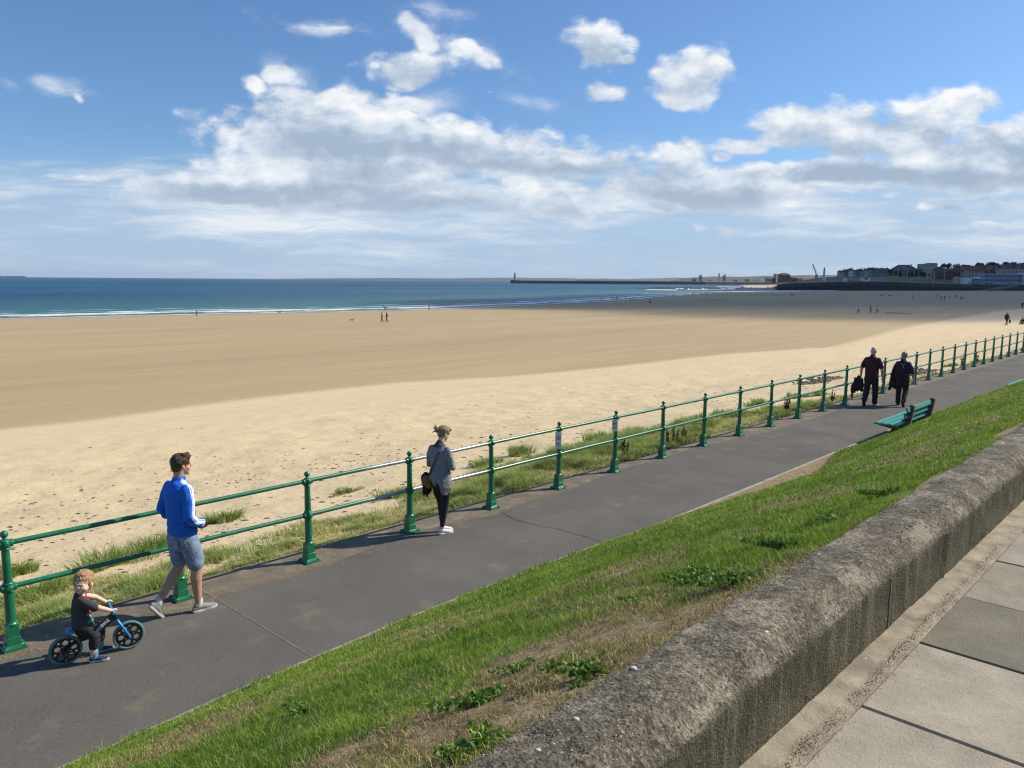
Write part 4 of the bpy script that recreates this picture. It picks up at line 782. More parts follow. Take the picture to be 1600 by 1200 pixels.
# light beach beyond the reef and dark rock reef
m_fs = simple('far_sand', (.50, .40, .26), .95, .1, .02)
g = G(); P = [PX(x, Y, z) for x, Y, z in ((1118, 1500, SEA-.1), (1160, 1350, SEA-.1), (1330, 1300, SEA+1), (1330, 2600, SEA+3), (1160, 2500, SEA-.2), (1140, 2000, SEA-.2))]; g.add([tuple(p) for p in P], [(0, 1, 2, 3, 4, 5)]); tag(g.build('far_sand', m_fs), kind='structure')
m_rock = simple('wet_rock', (.028, .026, .024), .7, .4, .15)
xs = np.arange(990, 1270, 1.5); V = []
for x in xs:
    Yc = 1060+80*math.sin(x*.01); e = min(1, (x-985)/60)*.8; hgt = .5+2.6*e*(.35+fbm(x*.25, 3, 4)); p = PX(x, Yc, 0); dv = Vector((p.x, p.y, 0)).normalized()
    for f_ in (-1, -.7, -.3, 0, .4, .8, 1.0):
        q = p+dv*(35*f_*(.6+.6*e)); V.append((q.x, q.y, SEA-.3+hgt*(1-f_*f_)*(.6+.8*vn(x*.5, f_*9+20))))
tag(npmesh('rock_reef', np.array(V), [gridfaces(len(xs), 7)], m_rock), kind='structure')
# breaking surf round the reef
m_foam = simple('foam', (.85, .87, .88), .8, .05)
def surf(pts, Y, d_, lab=None):
    V = []; xs = np.arange(pts[0], pts[1], 1.0)
    for x in xs:
        w_ = d_*(.25+1.5*float(fbm(x*.4, Y*.01, 3)))*math.sin(math.pi*min(1, max(0.02, (x-pts[0])/(pts[1]-pts[0]))))**.6
        for f_ in (-.5, 0, .5): p = PX(x, Y, 0); dv = Vector((p.x, p.y, 0)).normalized(); q = p+dv*w_*f_; V.append((q.x, q.y, SEA+.35+(.55 if f_ == 0 else 0)))
    tag(npmesh('breaking_surf', np.array(V), [gridfaces(len(xs), 3)], m_foam), kind='structure')
surf((1055, 1150), 960, 22); surf((1120, 1205), 1350, 110); surf((1075, 1130), 880, 12); surf((1010, 1060), 800, 9)
# headland terrain: seawall foot at depth YW, terrace behind, banks and streets climbing
YW = 930.0
def wall_top(x): return np.interp(x, [1215, 1235, 1300, 1350, 1400, 1480, 1600, 1800], [445.5, 443.2, 441.6, 440.6, 441.8, 444.6, 446.5, 448])
def skyg(x): return np.interp(x, [1215, 1245, 1262, 1275, 1300, 1330, 1400, 1450, 1480, 1520, 1560, 1600, 1800], [441.5, 440, 437.8, 434.5, 432.3, 430.2, 429.5, 427.5, 424, 420, 417.5, 415.5, 408])
def midg(x): return np.interp(x, [1215, 1250, 1300, 1360, 1400, 1450, 1600, 1800], [444, 441.5, 439.2, 437.6, 438.8, 440.5, 441, 442])
def ground_h(x, Y):
    rows = [YW, YW+45, YW+120, YW+230, YW+380, YW+900]; zw = ZY(x, float(wall_top(x)), YW)
    zz = [zw, max(zw, ZY(x, float(wall_top(x))-.4, YW+45)), ZY(x, float(midg(x)), YW+120), ZY(x, float(midg(x)*.35+skyg(x)*.65), YW+230), ZY(x, float(skyg(x)), YW+380), ZY(x, float(skyg(x))+1, YW+380)]
    return float(np.interp(Y, rows, zz))
xs = np.arange(1216, 1900, 4.0); Ys = np.concatenate([[YW, YW+8, YW+20, YW+45], np.arange(YW+60, YW+400, 14), [YW+500, YW+900]])
V = np.array([tuple(PX(x, Y, ground_h(x, Y)+(fbm(x*.15, Y*.04, 3)-.5)*(1.2 if YW+60 < Y < YW+420 else 0))) for x in xs for Y in Ys])
m_head, nt, b, _ = new_mat('headland')
co = nt.node('ShaderNodeTexCoord').outputs['Object']; n1_ = nt.noise(co, .035, 5, .6); n2_ = nt.noise(co, .15, 4, .6)
nt.l.new(nt.ramp(nt.m('ADD', nt.m('MULTIPLY', n1_, .7), nt.m('MULTIPLY', n2_, .3)), [(.36, (.09, .05, .03)), (.44, (.06, .09, .03)), (.52, (.08, .12, .035)), (.60, (.15, .17, .06)), (.68, (.10, .09, .06))]), b.inputs['Base Color']); b.inputs['Roughness'].default_value = .95
tag(npmesh('headland', V, [gridfaces(len(xs), len(Ys))], m_head), kind='structure')
# sea wall of the far promenade: two courses with a ledge
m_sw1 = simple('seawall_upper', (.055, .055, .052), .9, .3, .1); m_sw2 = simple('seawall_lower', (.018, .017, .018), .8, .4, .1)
sw_ = empty('far_sea_wall', PX(1400, YW-4, SEA), 0, 'long dark concrete sea wall with a stepped lower course across the far end of the beach', 'sea wall')
xs = np.arange(1214, 1900, 6.0)
def course(nm, y0, y1, zf0, zf1, mat):
    V = []
    for x in xs:
        for yy, zz in ((y0, zf0(x)), (y0+.2, zf1(x)), (y1, zf1(x)+.05), (y1, zf0(x))): V.append(rel(sw_, PX(x, YW+yy, zz)))
    return npmesh(nm, np.array(V), [gridfaces(len(xs), 4)], mat, sw_)
zfoot = lambda x: -7.0
ztop = lambda x: ZY(x, float(wall_top(x)), YW)
zmid = lambda x: ZY(x, float(wall_top(x))+ (448.5-443)*.8, YW)
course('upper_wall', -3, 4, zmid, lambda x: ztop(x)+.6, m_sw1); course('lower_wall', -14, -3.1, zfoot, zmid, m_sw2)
# end face at the seaward tip + boulders along the foot
g = G()
for i in range(60):
    x = random.uniform(1212, 1300); p = rel(sw_, PX(x, YW-18-random.random()*14, SEA+.3+random.random()*.8)); q = random.uniform(1.5, 4); g.ell(p, (q*1.5, q, q*.6), 7, 5, Matrix.Rotation(random.random()*3, 3, 'Z'))
tag(g.build('boulders', m_rock), 'dark wet boulders heaped along the foot of the far sea wall', 'boulders', kind='stuff')
# slipway ramp
g = G(); a_ = PX(1530, YW-20, -6.2); b_ = PX(1590, YW-16, ZY(1590, 446, YW)); g.bar(tuple(a_), tuple(b_), 6, 3); m_ramp = simple('ramp', (.13, .125, .115), .9, .2, .2); tag(g.build('slipway', m_ramp), 'sloping concrete slipway climbing the far sea wall near the right edge', 'slipway')
# --- buildings
m_glass = simple('far_window', (.03, .04, .05), .15, .2, spec=.6); m_brick = simple('red_brick', (.16, .06, .04), .9, .25, .4); m_dbrick = simple('dark_brick', (.075, .035, .03), .9, .25, .4)
m_render = simple('cream_render', (.42, .38, .31), .85, .12, .3); m_grey = simple('grey_render', (.24, .24, .24), .85, .15, .3); m_whiteb = simple('white_render', (.62, .64, .66), .8, .08, .2); m_blueb = simple('blue_cladding', (.20, .32, .42), .6, .12, .2)
m_slate = simple('slate', (.045, .045, .055), .7, .25, .4); m_tile = simple('red_tile', (.20, .06, .035), .8, .3, .5); m_btile = simple('brown_tile', (.10, .05, .035), .8, .3, .5); m_lawnf = simple('far_bush', (.03, .05, .015), .95, .4, .5)
def building(x0, x1, ytop, ybot, Y, roof, wallm, roofm, label, cat='house', dep=12, wins=None, rh=.4, group=None, name='house', chim=0):
    """front face spans photo columns x0..x1 at depth Y, ground to eaves"""
    pl = PX(x0, Y, 0); pr = PX(x1, Y, 0); zb = ZY((x0+x1)/2, ybot, Y); zt = ZY((x0+x1)/2, ytop, Y); w_ = (pr-pl).length; c = (pl+pr)/2; ang = math.atan2(pr.y-pl.y, pr.x-pl.x)
    r = empty(name, (c.x, c.y, zb), ang, label, cat, group); H = zt-zb; hw = H*(1-rh) if roof != 'flat' else H
    G().box((0, dep/2, hw/2-2), (w_, dep, hw+4)).build('wall', wallm, r)
    g = G(); W2 = w_/2+.4; D0 = -.4; D1 = dep+.4
    if roof == 'flat': g.box((0, dep/2, hw+.25), (w_+.6, dep+.6, .5))
    elif roof == 'hip': i = min(dep/2, w_*.28); g.add([(-W2, D0, hw), (W2, D0, hw), (W2, D1, hw), (-W2, D1, hw), (-W2+i, dep/2, H), (W2-i, dep/2, H)], [(0, 1, 5, 4), (1, 2, 5), (2, 3, 4, 5), (3, 0, 4), (3, 2, 1, 0)])
    elif roof == 'gable': g.add([(-W2, D0, hw), (W2, D0, hw), (W2, D1, hw), (-W2, D1, hw), (-W2, dep/2, H), (W2, dep/2, H)], [(0, 1, 5, 4), (1, 2, 5), (2, 3, 4, 5), (3, 0, 4), (3, 2, 1, 0)])
    elif roof == 'front': g.add([(-W2, D0, hw), (W2, D0, hw), (W2, D1, hw), (-W2, D1, hw), (0, D0, H), (0, D1, H)], [(0, 1, 4), (1, 2, 5, 4), (2, 3, 5), (3, 0, 4, 5), (3, 2, 1, 0)])
    rf = g.build('roof', roofm, r)
    for k in range(chim):
        xx = -w_*.42+w_*.84*k/max(1, chim-1) if chim > 1 else w_*.3; G().box((xx, dep/2, H+.2), (1.1, 1.1, 2.2)).build('chimney', wallm, rf)
    if wins:
        nx, nz, ww, wh = wins; wm_ = G().box((0, 0, 0), (ww, .3, wh)).mesh('window'); wm_.materials.append(m_glass)
        for i in range(nx):
            for j in range(nz):
                o = bpy.data.objects.new('window', wm_); link(o, r); o.location = (-w_/2+w_*(i+.5)/nx, -.08, hw*(j+.5)/nz)
    return r
building(1397, 1436, 413.4, 430.5, YW+260, 'hip', m_dbrick, m_slate, 'big dark hotel with a broad hipped slate roof, tallest on the seafront', 'hotel', 22, (9, 3, 1.6, 2.2), .55, chim=1)
building(1441, 1463, 412.8, 431, YW+250, 'flat', m_render, m_slate, 'pale brown flat roofed apartment block right of the hipped roof hotel', 'apartment block', 18, (5, 3, 1.6, 1.8))
building(1449, 1462, 411.6, 413.2, YW+252, 'flat', m_slate, m_slate, 'dark penthouse storey on top of the flat roofed apartment block', 'penthouse', 10, None)
building(1463, 1503, 419, 435.5, YW+160, 'gable', m_brick, m_btile, 'long three storey red brick terrace behind the lamp masts', 'terrace', 12, (11, 3, 1.3, 1.8), .35, chim=5)
building(1506, 1537, 417.5, 433, YW+150, 'hip', m_render, m_tile, 'cream house with a bright orange red hipped roof and white band', 'house', 12, (6, 2, 1.6, 1.8), .45, chim=1)
building(1538, 1598, 428.5, 441, YW+60, 'flat', m_blueb, m_whiteb, 'long pale blue two storey seafront building near the right edge', 'leisure building', 16, (14, 2, 2.4, 2.6))
building(1565, 1640, 421.5, 429, YW+95, 'flat', m_render, m_render, 'pale upper block with tall windows behind the blue seafront building', 'leisure building', 14, (12, 1, 2.0, 3.6))
building(1600, 1690, 426, 443, YW+55, 'flat', m_whiteb, m_slate, 'white flat roofed block cut by the right edge', 'block', 16, (9, 2, 2.2, 2.2))
building(1368, 1389, 418.8, 427.5, YW+270, 'gable', m_grey, m_slate, 'long grey terrace with a straight slate ridge, left of the hotel', 'terrace', 10, (8, 2, 1.3, 1.5), .4, chim=3)
for i, (a_, c_, t_, b2) in enumerate(((1311, 1318, 422.5, 429), (1319, 1325, 421, 429), (1326, 1333, 419, 428.8), (1334, 1340, 421.5, 428.5), (1341, 1348, 419.8, 428), (1350, 1357, 419.4, 428), (1358, 1366, 418, 428))):
    building(a_, c_, t_, b2, YW+280+4*(i % 2), ['gable', 'front', 'hip'][i % 3], [m_render, m_grey, m_whiteb][i % 3], m_slate, '%s house from the left in the pale row on the grassy headland' % ORD[i], 'house', 9, (3, 2, 1.0, 1.2), .38, 'houses on the headland ridge', chim=i % 2+1)
# red brick factory and tower blocks towards the harbour
building(1220.5, 1234.5, 426.2, 438.8, 1900, 'hip', m_dbrick, m_btile, 'tall dark red brick block with a domed roof beyond the light sand', 'warehouse', 26, (6, 4, 2, 3), .25)
building(1211, 1215, 428.2, 437.5, 2100, 'flat', m_grey, m_whiteb, 'grey tower block left of the dark brick block', 'tower block', 16, (3, 7, 1.6, 1.6), group='tower blocks by the harbour'); building(1215.6, 1220, 428, 438, 2080, 'flat', m_whiteb, m_whiteb, 'white tower block touching the dark brick block', 'tower block', 16, (3, 7, 1.6, 1.6), group='tower blocks by the harbour')
for i, (x0, x1, yt, yb, m1, m2, ro) in enumerate(((1198, 1206, 433.5, 439.5, m_grey, m_slate, 'gable'), (1236, 1246, 431.5, 439.5, m_brick, m_tile, 'hip'), (1247, 1254, 434, 439.5, m_grey, m_slate, 'gable'), (1255, 1264, 434.6, 440, m_render, m_tile, 'gable'), (1265, 1275, 435, 440.5, m_brick, m_slate, 'gable'), (1207, 1212, 435, 440, m_dbrick, m_slate, 'flat'))):
    building(x0, x1, yt, yb, 1800+30*i, ro, m1, m2, '%s low harbour building around the dark brick block, %s' % (['slate roofed grey', 'red hip roofed', 'small grey', 'cream red roofed', 'long red brick', 'low dark flat'][i], ['left of the tower blocks', 'right of the block', 'fourth from the crane side', 'near the crane', 'under the white lighthouse', 'before the towers'][i]), 'building', 14, (3, 2, 1.6, 1.6), .4, 'low harbour buildings')
for i, (x, yt, w_) in enumerate(((1043, 439.6, 6), (1085, 436.2, 5), (1095, 430, 3), (1124, 427.5, 1.2), (1131, 431, 2.2), (1133, 429, 1.2), (1110, 438, 7), (1150, 437.5, 5), (1168, 436.8, 6), (1183, 437.6, 8))):
    building(x-w_/2, x+w_/2, yt, 441, 2650, 'flat', [m_whiteb, m_grey, m_grey][i % 3], m_slate, '%s pale %s on the harbour skyline, counting from the left' % (ORD[[0, 1, 2, 4, 5, 6, 3, 7, 8, 9][i]], 'shed' if w_ > 4 else 'tower'), 'harbour building', 12, None, group='sheds and towers on the harbour skyline')
# roofs climbing the hill on the right
random.seed(5); hn = 0
for row, (Y, yb0, k) in enumerate(((YW+175, 430, 0), (YW+220, 427, 1), (YW+265, 424.5, 2), (YW+320, 421.5, 3))):
    x = 1478+7*row
    rowi = -1
    while x < 1640:
        rowi += 1
        w_ = random.uniform(8.5, 13); yb = yb0-np.interp(x, [1480, 1600], [-1.0, 3.5])+random.uniform(-.4, .4); wallm = random.choice([m_brick, m_dbrick, m_brick, m_render]); rm_ = random.choice([m_tile, m_btile, m_tile, m_slate])
        if not (row == 0 and x < 1538):
            hn += 1; building(x, x+w_-1, yb-6.3, yb+1, Y, random.choice(['gable', 'hip', 'gable']), wallm, rm_, 'house %s in the %s row up the hillside, %s roof' % (['one', 'two', 'three', 'four', 'five', 'six', 'seven', 'eight', 'nine', 'ten', 'eleven', 'twelve', 'thirteen', 'fourteen', 'fifteen', 'sixteen', 'seventeen', 'eighteen'][min(17, rowi)]+' from left', ['lowest', 'second', 'third', 'top'][row], {m_tile: 'red tiled', m_btile: 'brown tiled', m_slate: 'slate'}[rm_]), 'house', 10, (3, 1, 1.3, 1.4), .5, 'houses on the right hand hillside', chim=random.choice([1, 1, 2]))
        x += w_
# trees on the skyline and in the gardens: each a trunk and a broken crown of leaf clumps
m_tree = attr_mat('tree_leaf', .8, .2); m_bark = simple('bark', (.05, .035, .025), .9, .3, 2)
def tree(x, yt, yb, Y, wpx, label):
    zb = ZY(x, yb, Y)-1; zt = ZY(x, yt, Y); H = zt-zb; R_ = wpx*Y/F/2; r = empty('tree', tuple(PX(x, Y, zb)), 0, label, 'tree', 'dark trees among the houses')
    g = G(); g.tube([(0, 0, 0), (.2, .1, H*.4), (.0, .2, H*.75)], [.35, .28, .1], 7)
    for j in range(4): a = j*1.7; g.tube([(0, .1, H*.4), (math.cos(a)*R_*.5, math.sin(a)*R_*.5, H*.65)], [.2, .06], 5)
    g.build('trunk', m_bark, r); n = 520
    ls = [(np.array([RS.uniform(-.55, .55)*R_, RS.uniform(-.5, .5)*R_, H*RS.uniform(.45, .85)]), R_*RS.uniform(.35, .6)) for _ in range(9)]
    P = []; 
    for k in range(n):
        c_, q = ls[k % 9]; v = RS.randn(3); v /= np.linalg.norm(v); p = c_+v*q*RS.uniform(.5, 1)**.5; p[2] = min(p[2], H); P.append(p)
    P = np.array(P); s_ = .45+.45*RS.rand(n); u_ = RS.randn(n, 3); u_ /= np.linalg.norm(u_, axis=1)[:, None]; v_ = np.cross(u_, RS.randn(n, 3)); v_ /= np.linalg.norm(v_, axis=1)[:, None]
    V = np.stack([P-u_*s_[:, None], P+v_*s_[:, None]*.7, P+u_*s_[:, None], P-v_*s_[:, None]*.7], 1).reshape(-1, 3); b4 = np.arange(n)*4
    C = np.repeat(np.array([.035, .055, .02])*(.6+.9*RS.rand(n))[:, None], 4, 0)
    npmesh('crown', V, [np.stack([b4, b4+1, b4+2, b4+3], 1)], m_tree, r, C)
TR = [(1391, 421, 429), (1437, 421, 430), (1440, 425, 433), (1466, 417, 424), (1471, 411.5, 420), (1478, 413, 421), (1481, 411, 420), (1492, 412.5, 421), (1503, 413.5, 420), (1509, 414, 420), (1526, 410.5, 418), (1532, 411.5, 418), (1544, 409.8, 417), (1549, 410, 417), (1556, 411.5, 418), (1568, 409.5, 416), (1573, 411, 417), (1581, 410, 416), (1590, 412, 418), (1597, 409.8, 416), (1606, 409, 416), (1540, 428.5, 440), (1534, 431, 441), (1430, 427, 434), (1418, 428, 435), (1408, 428, 434), (1446, 428, 435)]
for i, (x, yt, yb) in enumerate(sorted(TR)):
    tree(x, yt, yb, YW+(350 if yt < 419 else 90 if yb > 438 else 235), random.uniform(8, 12), '%s from the left of the dark trees among the far houses' % (ORD+['twenty-first', 'twenty-second', 'twenty-third', 'twenty-fourth', 'twenty-fifth', 'twenty-sixth', 'twenty-seventh'])[i])
# white lighthouse on the headland, crane, lamp masts
zb = ZY(1287, 438.4, YW+60); hh = ZY(1287, 417.2, YW+60)-zb
r = empty('lighthouse', tuple(PX(1287, YW+60, zb)), 0, 'slim white lighthouse standing on the grassy headland', 'lighthouse')
G().lathe([(2.1, 0), (1.85, hh*.12), (1.1, hh*.74)], seg=14).build('tower', m_whiteb, r, True); G().lathe([(1.7, hh*.74), (1.7, hh*.77), (1.0, hh*.775)], seg=14).build('gallery', m_whiteb, r); G().lathe([(.95, hh*.775), (.95, hh*.88)], seg=10).build('lantern', m_glass, r); G().lathe([(1.15, hh*.88), (.6, hh*.93), (.08, hh)], seg=10).build('lantern_roof', m_grey, r)
m_crane = simple('crane_steel', (.10, .09, .10), .6, .2)
r = empty('harbour_crane', tuple(PX(1275, 2300, ZY(1275, 441, 2300))), 0, 'tall slanting jib crane behind the white lighthouse', 'crane'); o0 = Vector(r.location)
jt = PX(1268.5, 2300, ZY(1268.5, 412.8, 2300))-o0; jb = Vector((0, 0, ZY(1275, 429, 2300)-o0.z))
G().box((0, 0, jb.z/2), (9, 9, jb.z), taper=.6).build('crane_tower', m_crane, r); G().bar(tuple(jb), tuple(jt), 2.2, 2.2).build('jib', m_crane, r); G().bar(tuple(jb+Vector((6, 0, 2))), tuple(jt*.75+jb*.25), .7, .7).build('stay', m_crane, r); G().bar(tuple(jt), (jt.x-1, jt.y, jt.z-24), .4, .4).build('hoist_cable', m_crane, r)
m_mast = simple('mast_paint', (.42, .43, .44), .5, .1); MP = [(1395.5, 421, 436), (1402.5, 417.5, 434.5), (1409.5, 416.6, 433), (1411.8, 418, 433), (1415.5, 420, 432.5), (1417.6, 419.5, 433), (1427.7, 420, 433.5), (1434.6, 422.5, 434), (1446.5, 422.5, 436), (1448.5, 422, 436.5), (1457.5, 423, 440), (1459.3, 423, 439), (1474.8, 422.5, 439), (1507.5, 423, 441)]
for i, (x, yt, yb) in enumerate(MP):
    Y = YW+40+ (440-yb)*12; zb = ZY(x, yb, Y); h = ZY(x, yt, Y)-zb; r = empty('lamp_mast', tuple(PX(x, Y, zb)), random.uniform(-.4, .4), '%s lamp mast from the left on the far promenade' % ORD[i], 'lamp post', 'tall pale lamp masts on the far promenade')
    G().tube([(0, 0, 0), (0, 0, h)], [.30, .2], 8).build('mast', m_mast, r); g = G(); g.bar((-1.3, 0, h), (1.3, 0, h), .25, .25); g.box((-1.4, 0, h-.1), (.9, .5, .3)); g.box((1.4, 0, h-.1), (.9, .5, .3)); g.build('lamp_head', m_mast, r)
# cars on the sea front
CC = [('white', (.6, .6, .6)), ('silver', (.35, .36, .38)), ('dark blue', (.03, .05, .12)), ('red', (.3, .03, .03)), ('black', (.02, .02, .02))]
def car(x, yb, Y, col, label, i):
    r = empty('parked_car', tuple(PX(x, Y, ZY(x, yb, Y))), random.uniform(-.15, .15), label, 'car', 'cars parked along the sea front'); mt = bpy.data.materials.get('car_'+col[0].replace(' ', '_')) or simple('car_'+col[0].replace(' ', '_'), col[1], .3, .05)
    g = G(); P = [(-2.1, .35), (2.1, .35), (2.15, .8), (1.3, .98), (-1.9, 1.0), (-2.15, .8)]; g.prism(P, -.85, .85); Rx = Matrix.Rotation(rad(90), 3, 'X'); g.v = [tuple(Rx @ Vector(p)) for p in g.v]; g.build('body', mt, r)
    g = G(); g.prism([(-1.7, 1.0), (1.0, .99), (.45, 1.45), (-1.2, 1.47)], -.72, .72); g.v = [tuple(Rx @ Vector(p)) for p in g.v]; g.build('cabin', m_glass, r)
    for a in (-1.35, 1.35):
        for b_ in (-.8, .8): g = G(); g.lathe([(.33, -.1), (.33, .1)], (0, 0, 0), 12, 0, Rx); o = g.build('wheel', m_dark, r); o.location = (a, b_, .33)
for i, (x, yb, c_) in enumerate(((1411.5, 433.2, 0), (1422, 438, 0), (1425, 437.2, 1), (1442, 442, 1), (1448, 441.8, 0), (1453, 442, 3), (1457, 441.5, 0), (1467, 441.5, 0), (1479, 441.8, 2), (1516, 443.2, 4), (1522, 443, 0), (1527, 443.4, 1), (1534, 443.8, 0), (1541, 443.6, 3), (1549, 443.7, 2), (1556, 443.7, 0), (1563, 443.9, 1), (1571, 443.9, 0), (1579, 444, 2), (1588, 444, 0), (1596, 444, 0))):
    car(x, yb, YW+ (200 if yb < 436 else 60 if yb < 440 else 26), CC[c_], '%s car, %s from the left on the far sea front' % (CC[c_][0], (ORD+['twenty-first'])[i]), i)
# small huts / kiosks / tents
building(1347, 1359, 431.5, 437.5, YW+62, 'front', m_whiteb, m_grey, 'small white gabled hut with a dark red doorway on the headland lawn', 'hut', 6, (1, 1, 3.5, 2.2), .4, name='hut')
building(1319, 1323, 434, 437.5, YW+60, 'front', m_whiteb, m_whiteb, 'small round white tent on the headland grass', 'tent', 4, None, .5, name='tent'); building(1327, 1336, 436, 438.4, YW+58, 'gable', m_grey, m_grey, 'low grey shelter right of the white lighthouse', 'shelter', 4, None, .4, name='shelter')
building(1494, 1503, 432.5, 438, YW+48, 'front', m_render, m_render, 'cream gabled marquee on the far sea front', 'marquee', 8, None, .45, name='marquee'); building(1503, 1518, 434.8, 439.5, YW+44, 'gable', m_whiteb, m_whiteb, 'long white marquee beside the cream one', 'marquee', 8, None, .4, name='marquee'); building(1522, 1532, 433, 438.5, YW+50, 'gable', m_grey, m_whiteb, 'pale grey kiosk left of the blue seafront building', 'kiosk', 6, (3, 1, 1.2, 1.4), .4, name='kiosk')
building(1390, 1404, 431.5, 439, YW+66, 'flat', simple('yellow_hoarding', (.36, .32, .14), .8, .2, .3), m_grey, 'long yellowish hoarding on the bank below the hotel', 'hoarding', 2, None, name='hoarding'); building(1405, 1419, 436, 440, YW+60, 'flat', bpy.data.materials['yellow_hoarding'], m_grey, 'lower yellowish hoarding on the sea front, right of the taller one', 'hoarding', 2, None, name='hoarding')
# ship and sailing boat on the horizon
m_hull = simple('ship_hull', (.05, .08, .13), .6, .2)
p = PX(17, 9000, SEA); r = empty('cargo_ship', tuple(p), math.atan2(9000, -5400)-rad(90), 'long dark cargo ship on the horizon at the left edge', 'ship'); k = 9000/F
g = G(); g.prism([(-15*k, -8), (18*k, -8), (20.5*k, 0), (18*k, 8), (-15*k, 8)], -2, 2.0*k); g.build('hull', m_hull, r); G().box((-14*k, 0, 3.2*k), (4*k, 14, 3.2*k)).build('bridge', m_whiteb, r)
for i in range(4): G().tube([((-6+6*i)*k, 0, 2*k), ((-6+6*i)*k, 0, 3.6*k)], 2.0, 6).build('mast', m_hull, r)
p = PX(589, 5500, SEA); r = empty('sailing_boat', tuple(p), .4, 'tiny white sailing boat on the horizon', 'boat'); g = G(); g.prism([(-5, -1.5), (4, -1.6), (7, 0), (4, 1.6), (-5, 1.5)], -.5, 1.2); g.build('hull', m_whiteb, r); g = G(); g.add([(-4, 0, 2), (3.5, 0, 2), (0, 0, 14), (-4, .12, 2), (3.5, .12, 2), (0, .12, 14)], [(0, 1, 2), (5, 4, 3), (0, 3, 4, 1), (1, 4, 5, 2), (2, 5, 3, 0)]); g.build('sail', m_whiteb, r)
# a real cloud high over the land, out of the frame, shades the far beach and the town
def shadow_cloud(cx, cy, rx, ry, rot, label_seed):
    alt = 1250.0; k = alt/math.tan(SUN_EL); ox = cx+k*math.cos(SUN_AZ); oy = cy+k*math.sin(SUN_AZ); g = G(); random.seed(label_seed)
    for i in range(34):
        a = random.uniform(0, 6.28); q = math.sqrt(random.random())*.82; x = math.cos(a)*q*rx; y = math.sin(a)*q*ry; s_ = random.uniform(.22, .38)*min(rx, ry)+30
        g.ell((x, y, random.uniform(0, 60)), (s_*1.3, s_, s_*.45), 12, 8)
    o = remesh(g, 'cloud', m_cloud, None, 22, 3); o.location = (ox, oy, alt); o.rotation_euler = (0, 0, rot); tag(o, kind='structure')
m_cloud = bpy.data.materials.new('cloud_vapour'); m_cloud.use_nodes = True; nt = NT(m_cloud.node_tree); nt.n.clear(); vo_ = nt.node('ShaderNodeVolumePrincipled', {'Density': .016, 'Color': (1, 1, 1, 1), 'Anisotropy': .4}); oo = nt.n.new('ShaderNodeOutputMaterial'); nt.l.new(vo_.outputs[0], oo.inputs['Volume'])
shadow_cloud(790, 1000, 430, 400, rad(-6), 3)
shadow_cloud(282, 412, 230, 300, rad(-14), 9)

# ------------------------------------------------------------------ people
def xf(g, M_): g.v = [tuple(M_ @ Vector(p)) for p in g.v]; return g
def merge(a, b): a.add(b.v, b.f); return a
def cloth_disp(amp, sc=14, off=0):
    def f(co, no):
        u = co[:, 0]*sc+co[:, 1]*sc*.7+off; v = co[:, 2]*sc*.8+co[:, 1]*sc*.4+off; return (fbm(u, v, 3)-.5)*2*amp
    return f
def paint(o, fn):
    me = o.data; n = len(me.vertices); co = np.empty(n*3, np.float32); me.vertices.foreach_get('co', co); co = co.reshape(-1, 3)
    c = np.ones((n, 4), np.float32); c[:, :3] = fn(co); a = me.color_attributes.new('Col', 'FLOAT_COLOR', 'POINT'); a.data.foreach_set('color', c.ravel())
def cloth_mat(name, rough=.85, bs=60, bstr=.35, spec=.2):
    m, nt, b, o = new_mat(name); a = nt.node('ShaderNodeAttribute', attribute_name='Col'); co = nt.node('ShaderNodeTexCoord').outputs['Object']
    nt.l.new(nt.mix(1.0, a.outputs['Color'], nt.ramp(nt.noise(co, 18, 4), [(.3, .85), (.7, 1.12)]), 'MULTIPLY'), b.inputs['Base Color']); b.inputs['Roughness'].default_value = rough; b.inputs['Specular IOR Level'].default_value = spec
    nt.l.new(nt.bump(nt.m('ADD', nt.noise(co, bs, 3), nt.m('MULTIPLY', nt.noise(co, 16, 3, .5, .6), 2.0)), bstr, .012), b.inputs['Normal']); return m
m_cloth = cloth_mat('cloth'); m_denim = simple('denim', (.20, .27, .38), .85, .3, 14, .5, 120); m_skin = simple('skin', (.52, .30, .20), .5, .08, 12, .1, 90, sss=.15); m_skin2 = simple('fair_skin', (.74, .49, .38), .5, .06, 12, sss=.15)
m_black = simple('black_cloth', (.018, .018, .021), .85, .3, 12, .5, 40); m_blackk = simple('black_plastic', (.012, .012, .013), .35, .2)
m_sgrey = simple('grey_shoe', (.24, .25, .24), .8, .2, 20, .3, 90); m_sole = simple('shoe_sole', (.50, .50, .46), .7, .1); m_wshoe = simple('white_shoe', (.70, .66, .62), .7, .1, 20, .2, 80); m_sock = simple('white_sock', (.6, .6, .58), .9, .1)
def hair_mat(name, c1, c2, sc=(60, 60, 14)):
    m, nt, b, o = new_mat(name); co = nt.node('ShaderNodeTexCoord').outputs['Object']; f = nt.noise(nt.mapping(co, sc), 1, 5, .6, 1.2); nt.l.new(nt.ramp(f, [(.3, c1), (.7, c2)]), b.inputs['Base Color']); b.inputs['Roughness'].default_value = .45
    nt.l.new(nt.bump(f, .9, .02), b.inputs['Normal']); return m
m_hbrown = hair_mat('brown_hair', (.025, .012, .006), (.11, .055, .028)); m_hblond = hair_mat('blond_hair', (.16, .09, .035), (.42, .28, .14)); m_hginger = hair_mat('sandy_hair', (.28, .15, .06), (.62, .40, .20)); m_hwhite = hair_mat('white_hair', (.38, .36, .33), (.62, .60, .56)); m_hgrey = hair_mat('grey_hair', (.12, .12, .12), (.34, .33, .32))
